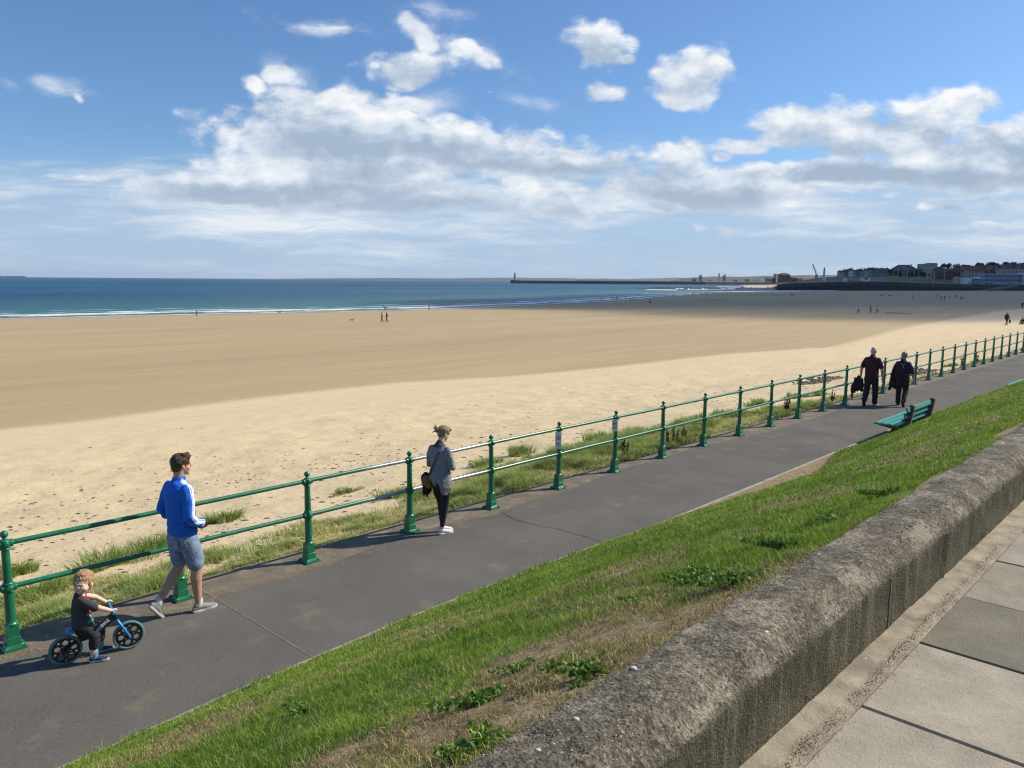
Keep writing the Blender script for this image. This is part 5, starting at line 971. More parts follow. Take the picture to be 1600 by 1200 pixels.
def head_g(g, c, k=1.0, yaw=0.0, pitch=0.0, child=False):
    R = Matrix.Rotation(yaw, 3, 'Z') @ Matrix.Rotation(pitch, 3, 'X'); h = G()
    if child:
        h.ell((0, -.012, .030), (.074, .088, .080), 18, 12); h.ell((0, .022, -.030), (.060, .060, .058), 16, 10); h.ell((0, .045, -.070), (.030, .026, .020), 12, 8); h.ell((0, .083, -.024), (.010, .012, .010), 10, 8); h.ell((0, .074, .0), (.044, .010, .012), 10, 6)
        for s_ in (-1, 1): h.ell((s_*.074, -.006, -.018), (.009, .018, .024), 10, 8); h.ell((s_*.034, .052, -.042), (.026, .022, .022), 10, 8)
    else:
        h.ell((0, -.015, .030), (.076, .096, .088), 18, 12); h.ell((0, .018, -.040), (.060, .066, .072), 16, 10); h.ell((0, .055, -.094), (.030, .026, .022), 12, 8)
        h.loft([(0, .080, .012, .008, .008), (0, .094, -.016, .011, .013), (0, .086, -.030, .014, .010)], seg=8); h.ell((0, .078, .026), (.046, .012, .012), 10, 6)
        for s_ in (-1, 1): h.ell((s_*.078, -.005, -.018), (.010, .020, .030), 10, 8); h.ell((s_*.036, .050, -.032), (.024, .02, .022), 10, 8)
        h.ell((0, .080, -.060), (.022, .008, .007), 10, 6)
    xf(h, Matrix.Translation(Vector(c)) @ (R.to_4x4()*k if False else (R.to_4x4() @ Matrix.Diagonal((k, k, k, 1))))); merge(g, h); return Matrix.Translation(Vector(c)) @ R.to_4x4() @ Matrix.Diagonal((k, k, k, 1))
def hand_g(g, w_, d_, n_, k=1.0, curl=.5, side=1):
    """w_ wrist, d_ direction of the fingers, n_ palm normal (fingers curl towards it), side: thumb side sign"""
    d = Vector(d_).normalized(); n = Vector(n_); n = (n-d*n.dot(d)).normalized(); s_ = d.cross(n)*side; w_ = Vector(w_); P = lambda a, b, c: tuple(w_+d*a*k+s_*b*k+n*c*k)
    g.loft([(*P(0, 0, 0), .020*k, .026*k), (*P(.03, 0, 0), .015*k, .034*k), (*P(.085, 0, .004), .013*k, .040*k)], ref=tuple(n), seg=12)
    for i, (off, ln) in enumerate(((.030, .070), (.010, .078), (-.011, .073), (-.031, .058))):
        a0 = Vector(P(.085, off, .004)); pts = [a0]; ang = curl*.35
        for seg_ in (.45, .32, .23): pts.append(pts[-1]+(d*math.cos(ang)+n*math.sin(ang))*ln*seg_*k); ang += curl*.9
        g.loft([(*p, r_*k, r_*k) for p, r_ in zip(pts, (.0095, .009, .0083, .007))], ref=tuple(s_), seg=8)
    t0 = Vector(P(.025, .026, .006)); t1 = t0+(d*.6+s_*.75+n*.25)*.036*k; t2 = t1+(d*.85+s_*.2+n*(.3+curl*.4))*.032*k
    g.loft([(*t0, .013*k, .013*k), (*t1, .0105*k, .0105*k), (*t2, .0085*k, .0085*k)], ref=tuple(n), seg=8)
def limb(g, P, R, seg=14, ref=(1, 0, 0)): g.loft([(*p, *(r if isinstance(r, tuple) else (r, r))) for p, r in zip(P, R)], ref=ref, seg=seg)
def shoe(parent, ankle, yaw=0.0, pitch=0.0, k=1.0, mat=None, sole=None, name='shoe', roll=0):
    """origin at the ankle; sole about .085 below it"""
    Mx = Matrix.Translation(Vector(ankle)) @ Matrix.Rotation(yaw, 4, 'Z') @ Matrix.Rotation(pitch, 4, 'X') @ Matrix.Diagonal((k, k, k, 1))
    g = G(); g.loft([(0, -.045, -.045, .027, .028), (0, -.01, -.035, .034, .042), (0, .05, -.042, .040, .036), (0, .11, -.052, .044, .026), (0, .165, -.058, .038, .019)], ref=(1, 0, 0)); g.loft([(0, -.012, -.04, .033, .040), (0, -.012, .0, .036, .044)], ref=(1, 0, 0), flat=True)
    o = remesh(xf(g, Mx), name, mat, parent, .006, 3); s_ = G(); out = [(-.026, -.065), (.026, -.065), (.036, -.02), (.033, .05), (.046, .12), (.040, .17), (.015, .20), (-.015, .20), (-.040, .17), (-.046, .12), (-.033, .05), (-.036, -.02)]
    s_.prism(out, -.086, -.060); xf(s_, Mx).build('sole', sole, o, bevel=.004); g = G()
    for j in range(4): g.bar((-.018, .035+j*.022, -.004-j*.008), (.018, .045+j*.022, -.006-j*.008), .006, .006)
    xf(g, Mx); lace = g
    return o
def place(r): return r
# ---- man in the blue jacket
def man_blue():
    r = empty('person', W(1.60, -.42, .011), HEAD+rad(9), 'man in bright blue zip jacket and denim shorts striding along the path', 'person'); B = G()
    Hd = head_g(B, (.005, .03, 1.692), 1.02, rad(-20), rad(-2)); limb(B, [(0, -.03, 1.42), (0, -.014, 1.54), (0, .0, 1.64)], [(.10, .08), .060, .060])
    # legs: right planted, left trailing on its toes
    limb(B, [(.10, 0, .88), (.105, .06, .70), (.105, .095, .52), (.105, .07, .40), (.105, .075, .26), (.105, .085, .10)], [.088, .080, .062, .064, .050, .038])
    limb(B, [(-.10, 0, .88), (-.10, .0, .70), (-.10, .02, .53), (-.10, -.07, .42), (-.10, -.17, .30), (-.10, -.265, .185)], [.088, .080, .062, .064, .050, .038])
    limb(B, [(0, 0, .86), (0, 0, 1.0), (0, -.01, 1.2), (0, -.02, 1.40)], [(.15, .11), (.14, .10), (.15, .10), (.16, .09)])
    for s_ in (1, -1): limb(B, [(s_*.17, -.02, 1.42), (s_*.245, -.07, 1.17), (s_*.165, .14, 1.02)], [.05, .04, .028]); hand_g(B, (s_*.165, .14, 1.02), (-s_*.5, .7, -.35), (-s_*.5, -.3, 0), 1.0, .5, -s_)
    remesh(B, 'body', m_skin, r, .007, 4)
    J = G(); limb(J, [(0, 0, .905), (0, 0, .95), (0, -.005, 1.05), (0, -.015, 1.2), (0, -.022, 1.34), (0, -.025, 1.43), (0, -.022, 1.485), (0, -.012, 1.525)], [(.168, .130), (.182, .146), (.176, .142), (.192, .142), (.205, .138), (.202, .124), (.135, .098), (.070, .070)], 24)
    limb(J, [(0, -.020, 1.49), (0, -.010, 1.538)], [(.078, .078), (.070, .072)])
    for s_ in (1, -1): limb(J, [(s_*.158, -.022, 1.435), (s_*.215, -.045, 1.33), (s_*.258, -.075, 1.17), (s_*.262, -.02, 1.10), (s_*.225, .075, 1.055), (s_*.165, .155, 1.01)], [.072, .066, .060, .060, .054, .046])
    j = remesh(J, 'jacket', m_cloth, r, .0065, 5, lambda co, no: cloth_disp(.007, 6)(co, no)+cloth_disp(.004, 17, 5)(co, no)+np.where(co[:, 2] < 1.12, .005*np.sin(co[:, 2]*75+co[:, 0]*9), 0))
    def col(co):
        x, y, z = co[:, 0], co[:, 1], co[:, 2]; c = np.tile(np.array([.022, .15, .62]), (len(co), 1)).astype(float)
        # stripes run down the outer front of each sleeve
        P = np.array([(.08, .0, 1.52), (.175, .0, 1.49), (.25, -.005, 1.38), (.285, -.015, 1.28), (.318, -.045, 1.17), (.318, .01, 1.10), (.275, .10, 1.06), (.205, .18, 1.03)]); best = np.full(len(co), 9.); sd_ = np.zeros(len(co)); q = np.stack([np.abs(x), y, z], 1)
        for a, b in zip(P[:-1], P[1:]):
            ab = b-a; t = np.clip(((q-a) @ ab)/(ab @ ab), 0, 1); dv = q-(a+t[:, None]*ab); dd = np.linalg.norm(dv, axis=1); m = dd < best; best = np.where(m, dd, best); sd_ = np.where(m, dv[:, 1]-dv[:, 2]*.3, sd_)
        w = ((best < .020) | ((best > .027) & (best < .036))) & (z > 1.0); c[w] = (.78, .80, .85)
        navy = (y > .085) & (np.abs(x) < .19) & (z < 1.42); c[navy] = (.008, .010, .028); c[(z > 1.535) & (y > .0)] = (.02, .10, .5); c[(y > .10) & (z < 1.12) & (z > .9) & (np.abs(x) < .25)] = (.008, .010, .028); return c
    paint(j, col)
    S = G(); limb(S, [(0, 0, .955), (0, 0, .90), (0, 0, .84)], [(.165, .128), (.178, .140), (.172, .138)], 20)
    limb(S, [(.085, -.01, .87), (.10, .045, .72), (.105, .075, .565)], [(.108, .122), (.096, .108), (.086, .096)], 18); limb(S, [(-.085, -.01, .87), (-.098, .0, .72), (-.10, .012, .575)], [(.108, .122), (.096, .108), (.088, .094)], 18)
    sh = remesh(S, 'shorts', m_denim, r, .0065, 4, cloth_disp(.004, 16, 4))
    g = G()
    for s_ in (1,): g.prism([(s_*.04, .0), (s_*.12, .0), (s_*.118, .10), (s_*.045, .105)][::s_], 0, .004)
    xf(g, Matrix.Translation((0, -.137, .78)) @ Matrix.Rotation(rad(90), 4, 'X')); g.build('pocket', m_denim, sh)
    H = G(); H.ell((0, -.022, .040), (.086, .104, .092), 20, 12); H.ell((0, -.055, -.015), (.075, .062, .075), 16, 10); H.loft([(-.03, .05, .095, .028, .022), (.02, .055, .112, .030, .024), (.045, .01, .112, .03, .026)], ref=(0, 0, 1)); H.ell((0, .045, .088), (.064, .05, .034), 14, 8)
    remesh(xf(H, Hd), 'hair', m_hbrown, r, .006, 3, cloth_disp(.006, 60, 2))
    s1 = shoe(r, (.105, .085, .088), rad(-6), 0, 1.08, m_sgrey, m_sole); s2 = shoe(r, (-.10, -.275, .165), rad(4), rad(-52), 1.08, m_sgrey, m_sole)
    for a in ((.105, .085, .10), (-.10, -.268, .185)):
        g = G(); limb(g, [Vector(a)-Vector((0, 0, .03)), Vector(a)+Vector((0, .01, .025))], [.041, .041]); g.build('sock', m_sock, r, True)
    return r
man_blue()
# ---- woman with the shoulder bag
def woman_grey():
    r = empty('person', W(5.42, -.42, .006), HEAD+rad(14), 'woman in grey spotted cardigan and black leggings beside the railing, head bowed', 'person'); B = G(); fz = 0
    Hd = head_g(B, (.02, .060, 1.508), .95, rad(-30), rad(-22)); limb(B, [(0, -.03, 1.30), (.0, -.005, 1.38), (.01, .030, 1.46)], [(.09, .07), .050, .050])
    limb(B, [(.085, 0, .84), (.07, .015, .62), (.055, .03, .45), (.04, .0, .25), (.035, -.02, .10)], [.085, .068, .050, .042, .031]); limb(B, [(-.085, 0, .84), (-.075, .05, .62), (-.065, .10, .45), (-.05, .10, .25), (-.04, .10, .10)], [.085, .068, .050, .042, .031])
    limb(B, [(0, 0, .82), (0, 0, 1.0), (0, -.01, 1.15), (0, -.02, 1.28)], [(.14, .10), (.115, .085), (.13, .09), (.14, .08)])
    limb(B, [(.15, -.02, 1.28), (.20, -.01, 1.02), (.08, .19, 1.04)], [.040, .034, .024]); hand_g(B, (.08, .19, 1.04), (-.9, .2, .15), (0, -.6, -.4), .88, .6, 1)
    limb(B, [(-.15, -.02, 1.28), (-.20, .02, 1.02), (-.06, .21, 1.00)], [.040, .034, .024]); hand_g(B, (-.06, .21, 1.00), (.9, .2, .2), (0, -.6, .4), .88, .6, -1)
    remesh(B, 'body', m_skin2, r, .007, 4)
    L = G(); limb(L, [(0, -.005, .95), (0, -.01, .86), (0, -.005, .80)], [(.13, .10), (.152, .125), (.14, .12)], 20); limb(L, [(.078, -.005, .83), (.068, .012, .62), (.055, .028, .45), (.042, .0, .28), (.037, -.018, .145)], [(.088, .105), .076, .058, .050, .039]); limb(L, [(-.078, 0, .83), (-.075, .045, .62), (-.065, .095, .45), (-.052, .098, .28), (-.043, .098, .145)], [(.088, .105), .076, .058, .050, .039])
    remesh(L, 'leggings', m_black, r, .0065, 4, cloth_disp(.003, 16, 3))
    # long black under top showing below the cardigan on the right
    T = G(); limb(T, [(.02, .0, 1.0), (.02, .0, .86), (.035, .0, .75)], [(.125, .10), (.138, .112), (.125, .105)], 20, ); remesh(T, 'under_top', m_black, r, .008, 4, cloth_disp(.006, 12, 1))
    J = G(); limb(J, [(-.005, -.012, .80), (-.002, -.012, .90), (0, -.012, 1.0), (0, -.018, 1.12), (0, -.025, 1.22), (0, -.03, 1.29), (0, -.026, 1.335), (0, -.016, 1.372)], [(.178, .150), (.168, .140), (.150, .124), (.155, .117), (.165, .114), (.160, .104), (.100, .082), (.062, .060)], 24)
    limb(J, [(.132, -.03, 1.285), (.178, -.028, 1.18), (.205, -.01, 1.03), (.165, .08, 1.01), (.09, .175, 1.035)], [.058, .052, .048, .044, .036]); limb(J, [(-.132, -.03, 1.285), (-.178, -.022, 1.18), (-.205, .01, 1.03), (-.15, .11, 1.0), (-.06, .20, 1.0)], [.058, .052, .048, .044, .036])
    j = remesh(J, 'cardigan', m_cloth, r, .006, 4, cloth_disp(.006, 14, 5))
    # ragged slanting hem: pull the back right corner down, lift the middle
    me = j.data
    for v in me.vertices:
        if v.co.z < .93: k = (.93-v.co.z)/.14; v.co.z += k*(.05-.12*max(0, v.co.x/.15)*(1 if v.co.y < .02 else .2)+.015*math.sin(v.co.x*50)); v.co.y += k*.012*math.sin(v.co.x*45)
    def col(co):
        c = np.tile(np.array([.235, .245, .27]), (len(co), 1)); x, y, z = co.T; a = np.arctan2(x, -y-.02)*.16; u = a/.045; v = z/.05; u = u+.5*(np.floor(v) % 2); d = np.hypot((u-np.floor(u)-.5)*.045, (v-np.floor(v)-.5)*.05); c[d < .0066] = (.012, .012, .018); c[z > 1.335] = (.06, .06, .075); return c
    paint(j, col)
    H = G(); H.ell((0, -.022, .036), (.084, .104, .092), 20, 12); H.ell((0, -.05, -.012), (.070, .058, .066), 16, 10); H.ell((0, .05, .085), (.06, .05, .036), 12, 8)
    hb = Hd
    h = remesh(xf(H, hb), 'hair', m_hblond, r, .006, 3, cloth_disp(.006, 70, 2))
    q = G(); q.ell((-.02, -.125, .02), (.045, .040, .045), 14, 10); q.ell((-.03, -.145, .045), (.028, .024, .03), 10, 8)
    for a in range(9): q.tube([(-.02, -.125, .03), (-.03-.03*math.cos(a), -.16-.01*a % 3*.01, .03+.05*math.sin(a*1.3)), (-.05-.035*math.cos(a), -.18, .02+.075*math.sin(a*1.3))], [.010, .006, .002], 5)
    o = q; xf(o, hb); o.build('hair_bun', m_hblond, h, True)
    shoe(r, (.035, -.02, .085), rad(-26), 0, .92, m_wshoe, m_wshoe); shoe(r, (-.04, .10, .088), rad(-24), rad(-4), .92, m_wshoe, m_wshoe)
    return r
wg = woman_grey()
# her bag: strap over the right shoulder, pouch on the left hip, black scarf tucked under it
m_leather = simple('brown_leather', (.11, .045, .022), .45, .3, 12, .4, 60); m_tan = simple('tan_leather', (.24, .12, .045), .5, .25, 12, .3, 60)
bg_ = empty('shoulder_bag', wg.location, wg.rotation_euler.z, 'brown leather bag slung across the woman\'s back to her left hip', 'bag')
Ps = [(.075, .02, 1.352), (.085, -.06, 1.335), (.06, -.128, 1.27), (.0, -.150, 1.14), (-.07, -.150, 1.0), (-.13, -.12, .90)]
g = G()
for a, b_ in zip(Ps[:-1], Ps[1:]): g.bar(a, b_, .030, .006, (0, -1, .3))
g.build('strap', m_leather, bg_); g = G(); g.loft([(-.175, -.085, .72, .038, .085), (-.175, -.085, .78, .045, .10), (-.17, -.085, .85, .040, .095), (-.165, -.085, .88, .028, .08)], ref=(.85, -.5, 0)); pb = remesh(g, 'pouch', m_tan, bg_, .007, 3, cloth_disp(.004, 14))
g = G(); g.loft([(-.205, -.10, .80, .012, .075), (-.20, -.095, .86, .015, .085), (-.17, -.085, .892, .034, .08)], ref=(.85, -.5, 0)); remesh(g, 'flap', m_black, bg_, .007, 2)
g = G()
for i in range(5): a = i*.038-.08; g.loft([(-.18+.3*a*.5, -.085+a*.8, .73, .022, .03), (-.185+.3*a*.5, -.09+a*.8, .65, .026, .034), (-.178+.3*a*.4, -.09+a*.8, .60+.04*math.sin(i*2.1), .012, .02)])
o = remesh(g, 'scarf', m_black, None, .009, 2, cloth_disp(.007, 14)); o.location = wg.location; o.rotation_euler = wg.rotation_euler; tag(o, 'black scarf hanging out below the woman\'s brown shoulder bag', 'scarf')
# ---- toddler on the balance bike
BK = W(.53, -.845, .011); BH = HEAD-rad(9.5)
bike = empty('balance_bike', BK, BH, 'black and light blue balance bike the toddler sits on', 'balance bike')
m_tyre = simple('grey_rubber', (.10, .22, .22), .8, .15, 20); m_bblue = simple('blue_metal', (.02, .28, .72), .3, .08, 10); m_bseat = simple('blue_seat', (.05, .30, .68), .5, .1); m_chrome = simple('chrome', (.7, .7, .72), .2, .05, metal=1.0); m_letter = simple('silver_letter', (.62, .68, .72), .5, .05)
def curve_mesh(splines, ext, nm):
    cu = bpy.data.curves.new('c', 'CURVE'); cu.dimensions = '2D'; cu.fill_mode = 'BOTH'; cu.extrude = ext; cu.resolution_u = 8
    for pts in splines:
        sp_ = cu.splines.new('POLY'); sp_.points.add(len(pts)-1); sp_.use_cyclic_u = True
        for p, q in zip(sp_.points, pts): p.co = (q[0], q[1], 0, 1)
    o = bpy.data.objects.new('c', cu); SC.collection.objects.link(o); dg = bpy.context.evaluated_depsgraph_get(); dg.update(); me = bpy.data.meshes.new_from_object(o.evaluated_get(dg)); bpy.data.objects.remove(o); me.name = nm; return me
circ = lambda cx, cy, r_, n: [(cx+r_*math.cos(2*math.pi*i/n), cy+r_*math.sin(2*math.pi*i/n)) for i in range(n)]
spl = [circ(0, 0, .128, 48)]
for i in range(5):
    a = 2*math.pi*i/5+.3; spl.append(circ(.074*math.cos(a), .074*math.sin(a), .027, 20)); a += math.pi/5; spl.append(circ(.096*math.cos(a), .096*math.sin(a), .0135, 14)); spl.append(circ(.045*math.cos(a), .045*math.sin(a), .008, 10))
disc_me = curve_mesh(spl, .010, 'rim'); disc_me.materials.clear(); disc_me.materials.append(m_blackk)
YZ = Matrix(((0, 0, 1), (1, 0, 0), (0, 1, 0))).to_4x4()          # plane XY -> local YZ
disc_me.transform(YZ)
for y, a in ((-.28, .0), (.28, .5)):
    g = G(); vs = []; n = 44; m_ = 12
    for i in range(n):
        an = 2*math.pi*i/n
        for j in range(m_): b_ = 2*math.pi*j/m_; q = .134+.0145*math.cos(b_); vs.append((.016*math.sin(b_), q*math.cos(an), q*math.sin(an)))
    g.add(vs, [(i*m_+j, i*m_+(j+1) % m_, ((i+1) % n)*m_+(j+1) % m_, ((i+1) % n)*m_+j) for i in range(n) for j in range(m_)])
    wh = g.build('wheel', m_tyre, bike, True); wh.location = (0, y, .1485); rm = bpy.data.objects.new('rim', disc_me); link(rm, wh); rm.rotation_euler = (a, 0, 0)
    g = G(); g.lathe([(.012, -.035), (.012, .035)], seg=10, M=Matrix.Rotation(rad(90), 3, 'Y')); g.build('axle', m_blackk, wh)
xb = G(); hdt = Vector((0, .165, .40))
def beam(g, P, w_): # flat vertical beam, P = (y, z, half height)
    n = len(P); vs = []
    for y, z, h, dy in P:
        for sx_ in (-w_, w_): vs.append((sx_, y-dy, z+h)); vs.append((sx_, y+dy, z-h))
    fs = []
    for i in range(n-1): k = i*4; fs += [(k, k+4, k+5, k+1), (k+2, k+3, k+7, k+6), (k, k+2, k+6, k+4), (k+1, k+5, k+7, k+3)]
    fs += [(0, 1, 3, 2), (4*n-4, 4*n-2, 4*n-1, 4*n-3)]; g.add(vs, fs)
beam(xb, [(.150, .385, .036, .014), (.06, .320, .034, .016), (-.03, .262, .034, .014), (-.10, .235, .032, .0), (-.17, .225, .028, 0), (-.21, .205, .024, 0)], .013)
for s_ in (-1, 1): xb.tube([(s_*.010, -.20, .21), (s_*.030, -.25, .18), (s_*.030, -.28, .1485)], [.014, .012, .012], 8)
fr = xb.build('frame', m_blackk, bike, bevel=.003)
G().tube([(0, .175, .345), (0, .150, .435)], .019, 12).build('head_tube', m_blackk, bike, True)
g = G(); g.tube([(0, .182, .335), (0, .192, .318)], .014, 8)
for s_ in (-1, 1): g.tube([(0, .188, .325), (s_*.030, .200, .300), (s_*.034, .280, .1485)], [.013, .0125, .012], 10); g.ell((s_*.034, .282, .143), (.014, .014, .014), 10, 6)
g.build('fork', m_bblue, bike, True)
g = G(); g.tube([(0, .150, .43), (0, .140, .475)], .012, 10); g.tube([(-.155, .135, .478), (-.06, .14, .474), (.06, .14, .474), (.155, .135, .478)], .0085, 10, ref=(0, 0, 1)); g.build('handlebar', m_chrome, bike, True)
for s_ in (-1, 1): g = G(); g.tube([(s_*.075, .138, .475), (s_*.168, .134, .479)], .0155, 12); g.ell((s_*.170, .134, .479), (.006, .021, .021), 12, 6); g.build('grip', m_bseat, bike, True)
g = G(); g.loft([(0, -.245, .335, .055, .022), (0, -.19, .325, .052, .022), (0, -.10, .318, .028, .018), (0, -.06, .32, .022, .014)], ref=(1, 0, 0)); g.tube([(0, -.165, .30), (0, -.15, .22)], .012, 8); g.build('saddle', m_bseat, bike, True)
def text_mesh(body, size, ext, nm):
    cu = bpy.data.curves.new('t', 'FONT'); cu.body = body; cu.size = size; cu.extrude = ext; cu.offset = size*.012; o = bpy.data.objects.new('t', cu); SC.collection.objects.link(o); dg = bpy.context.evaluated_depsgraph_get(); dg.update(); me = bpy.data.meshes.new_from_object(o.evaluated_get(dg)); bpy.data.objects.remove(o); me.name = nm; return me
for s_ in (1, -1):
    me = text_mesh('BIKE', .047, .0012, 'lettering'); me.materials.clear(); me.materials.append(m_letter); a = math.atan2(.115, .165)
    Mx = Matrix.Translation((.0148*s_, (.042 if s_ > 0 else .150), (.296 if s_ > 0 else .372))) @ (Matrix.Identity(4) if s_ > 0 else Matrix.Rotation(math.pi, 4, 'Z')) @ Matrix.Rotation(a*s_, 4, 'X') @ YZ
    me.transform(Mx); o = bpy.data.objects.new('lettering', me); link(o, fr)
    g = G(); vs = []
    lg = [circ(0, 0, .017, 24), circ(0, 0, .009, 18)]; me = curve_mesh(lg, .001, 'emblem'); me.transform(Matrix.Translation((.0146*s_, .022, .293)) @ YZ); me.materials.clear(); me.materials.append(m_bblue); o = bpy.data.objects.new('emblem', me); link(o, fr)
def toddler():
    r = empty('person', BK, BH, 'toddler in dark grey T-shirt astride the balance bike, looking over his shoulder', 'person'); B = G()
    Hd = head_g(B, (.030, -.098, .797), 1.08, rad(-122), rad(7), True); limb(B, [(0, -.125, .62), (.012, -.12, .70), (.02, -.115, .74)], [(.05, .045), .036, .036])
    limb(B, [(0, -.11, .34), (0, -.12, .45), (0, -.125, .55), (0, -.125, .64)], [(.085, .075), (.085, .072), (.085, .068), (.08, .055)])
    limb(B, [(.055, -.10, .34), (.095, -.035, .240), (.098, -.055, .10), (.098, -.06, .055)], [.052, .042, .034, .028]); limb(B, [(-.055, -.10, .34), (-.09, .04, .25), (-.095, .03, .10), (-.095, .025, .055)], [.052, .042, .034, .028])
    # arms reach the grips, fingers close round them
    for s_, el in ((1, (.150, .015, .555)), (-1, (-.135, .02, .57))):
        wr = (s_*.128, .108, .497); limb(B, [(s_*.075, -.125, .645), el, wr], [.033, .026, .021]); hand_g(B, wr, (0, .55, .08), (0, .05, -1), .55, 1.9, -s_)
    b_ = remesh(B, 'body', m_skin2, r, .0048, 4)
    T = G(); limb(T, [(0, -.115, .355), (0, -.12, .42), (0, -.125, .52), (0, -.13, .60), (0, -.128, .655), (.004, -.125, .685)], [(.108, .098), (.110, .096), (.106, .088), (.098, .074), (.078, .060), (.044, .042)], 22)
    for s_ in (1, -1): limb(T, [(s_*.070, -.13, .645), (s_*.105, -.085, .61), (s_*.132, -.03, .572)], [.046, .046, .045])
    t_ = remesh(T, 'tshirt', m_cloth, r, .0048, 4, cloth_disp(.0035, 24, 3))
    def col(co):
        x, y, z = co.T; c = np.tile(np.array([.062, .062, .070]), (len(co), 1)); f = (y > -.115) | (x > .06)
        u = np.arctan2(x-.0, y+.125)   # 0 = straight ahead, + = right
        fr_ = (u > -.5) & (u < 1.25) & (np.hypot(x, y+.12) < .125); c[fr_ & (z > .50) & (z < .68)] = (.34, .02, .05)
        c[fr_ & (np.abs((u-.35)*.1-(z-.57)*.45) < .010) & (z > .53) & (z < .64)] = (.62, .33, .05); c[fr_ & (np.abs((u-.55)*.1+(z-.57)*.55) < .008) & (z > .52) & (z < .61)] = (.62, .40, .08)
        c[fr_ & (np.abs(np.sin(u*7)*.02+.475-z) < .005)] = (.5, .5, .5); c[fr_ & (z > .405) & (z < .430) & (u > .2)] = (.03, .32, .20); c[(z > .668) & (np.hypot(x, y+.12) < .058)] = (.20, .018, .045); return c
    paint(t_, col)
    P = G(); limb(P, [(0, -.115, .40), (0, -.12, .355), (0, -.11, .32)], [(.098, .09), (.108, .098), (.09, .09)], 18); limb(P, [(.055, -.095, .335), (.095, -.035, .250), (.100, -.048, .168)], [(.066, .064), .056, .049]); limb(P, [(-.055, -.095, .335), (-.092, .04, .255), (-.097, .03, .155)], [(.068, .066), .062, .053])
    remesh(P, 'trousers', m_black, r, .0055, 4, cloth_disp(.004, 24, 8))
    H = G(); H.ell((0, -.020, .038), (.0815, .091, .083), 20, 12); H.ell((0, -.052, -.022), (.066, .050, .062), 16, 10); H.ell((0, .034, .078), (.052, .036, .030), 14, 8)
    for s_ in (-1, 1): H.ell((s_*.066, .004, .012), (.014, .026, .036), 10, 8)
    for i in range(11): H.tube([(-.04+.008*i, .040, .088), (-.056+.0115*i, .079-.0012*(i-5)**2, .052-.016*abs(i-4)/5-.009*(i % 2))], [.011, .0055], 6)
    remesh(xf(H, Hd), 'hair', m_hginger, r, .0048, 2, cloth_disp(.005, 90, 2))
    m_eye = simple('eye_white', (.5, .46, .43), .3, .03); m_iris = simple('iris', (.03, .025, .02), .2, .05); m_lip = simple('lip', (.50, .17, .14), .5, .05); m_brow = simple('brow', (.36, .20, .11), .8)
    for s_ in (-1, 1):
        e = xf(G().ell((s_*.030, .0745, -.006), (.0105, .0045, .0055), 10, 8), Hd).build('eye', m_eye, b_, True); xf(G().ell((s_*.030, .0785, -.006), (.0056, .0030, .0052), 10, 8), Hd).build('iris', m_iris, b_, True)
        xf(G().loft([(s_*.018, .081, .016, .002, .0022), (s_*.030, .081, .0175, .002, .0026), (s_*.043, .073, .0145, .002, .002)], ref=(0, 1, 0), seg=8), Hd).build('eyebrow', m_brow, b_, True)
    xf(G().ell((0, .0775, -.052), (.017, .006, .0055), 12, 8), Hd).build('lips', m_lip, b_, True)
    m_navy = simple('navy_canvas', (.015, .03, .085), .8, .2, 20); m_bsock = simple('blue_sock', (.12, .28, .42), .9, .35, 60)
    shoe(r, (.098, -.055, .060), rad(-14), 0, .66, m_navy, m_sole); shoe(r, (-.095, .025, .060), rad(6), 0, .66, m_navy, m_sole)
    for a in ((.098, -.052), (-.095, .027)): g = G(); limb(g, [(a[0], a[1], .05), (a[0], a[1]+.006, .108)], [.033, .034]); g.build('sock', m_bsock, r, True)
    return r
toddler()
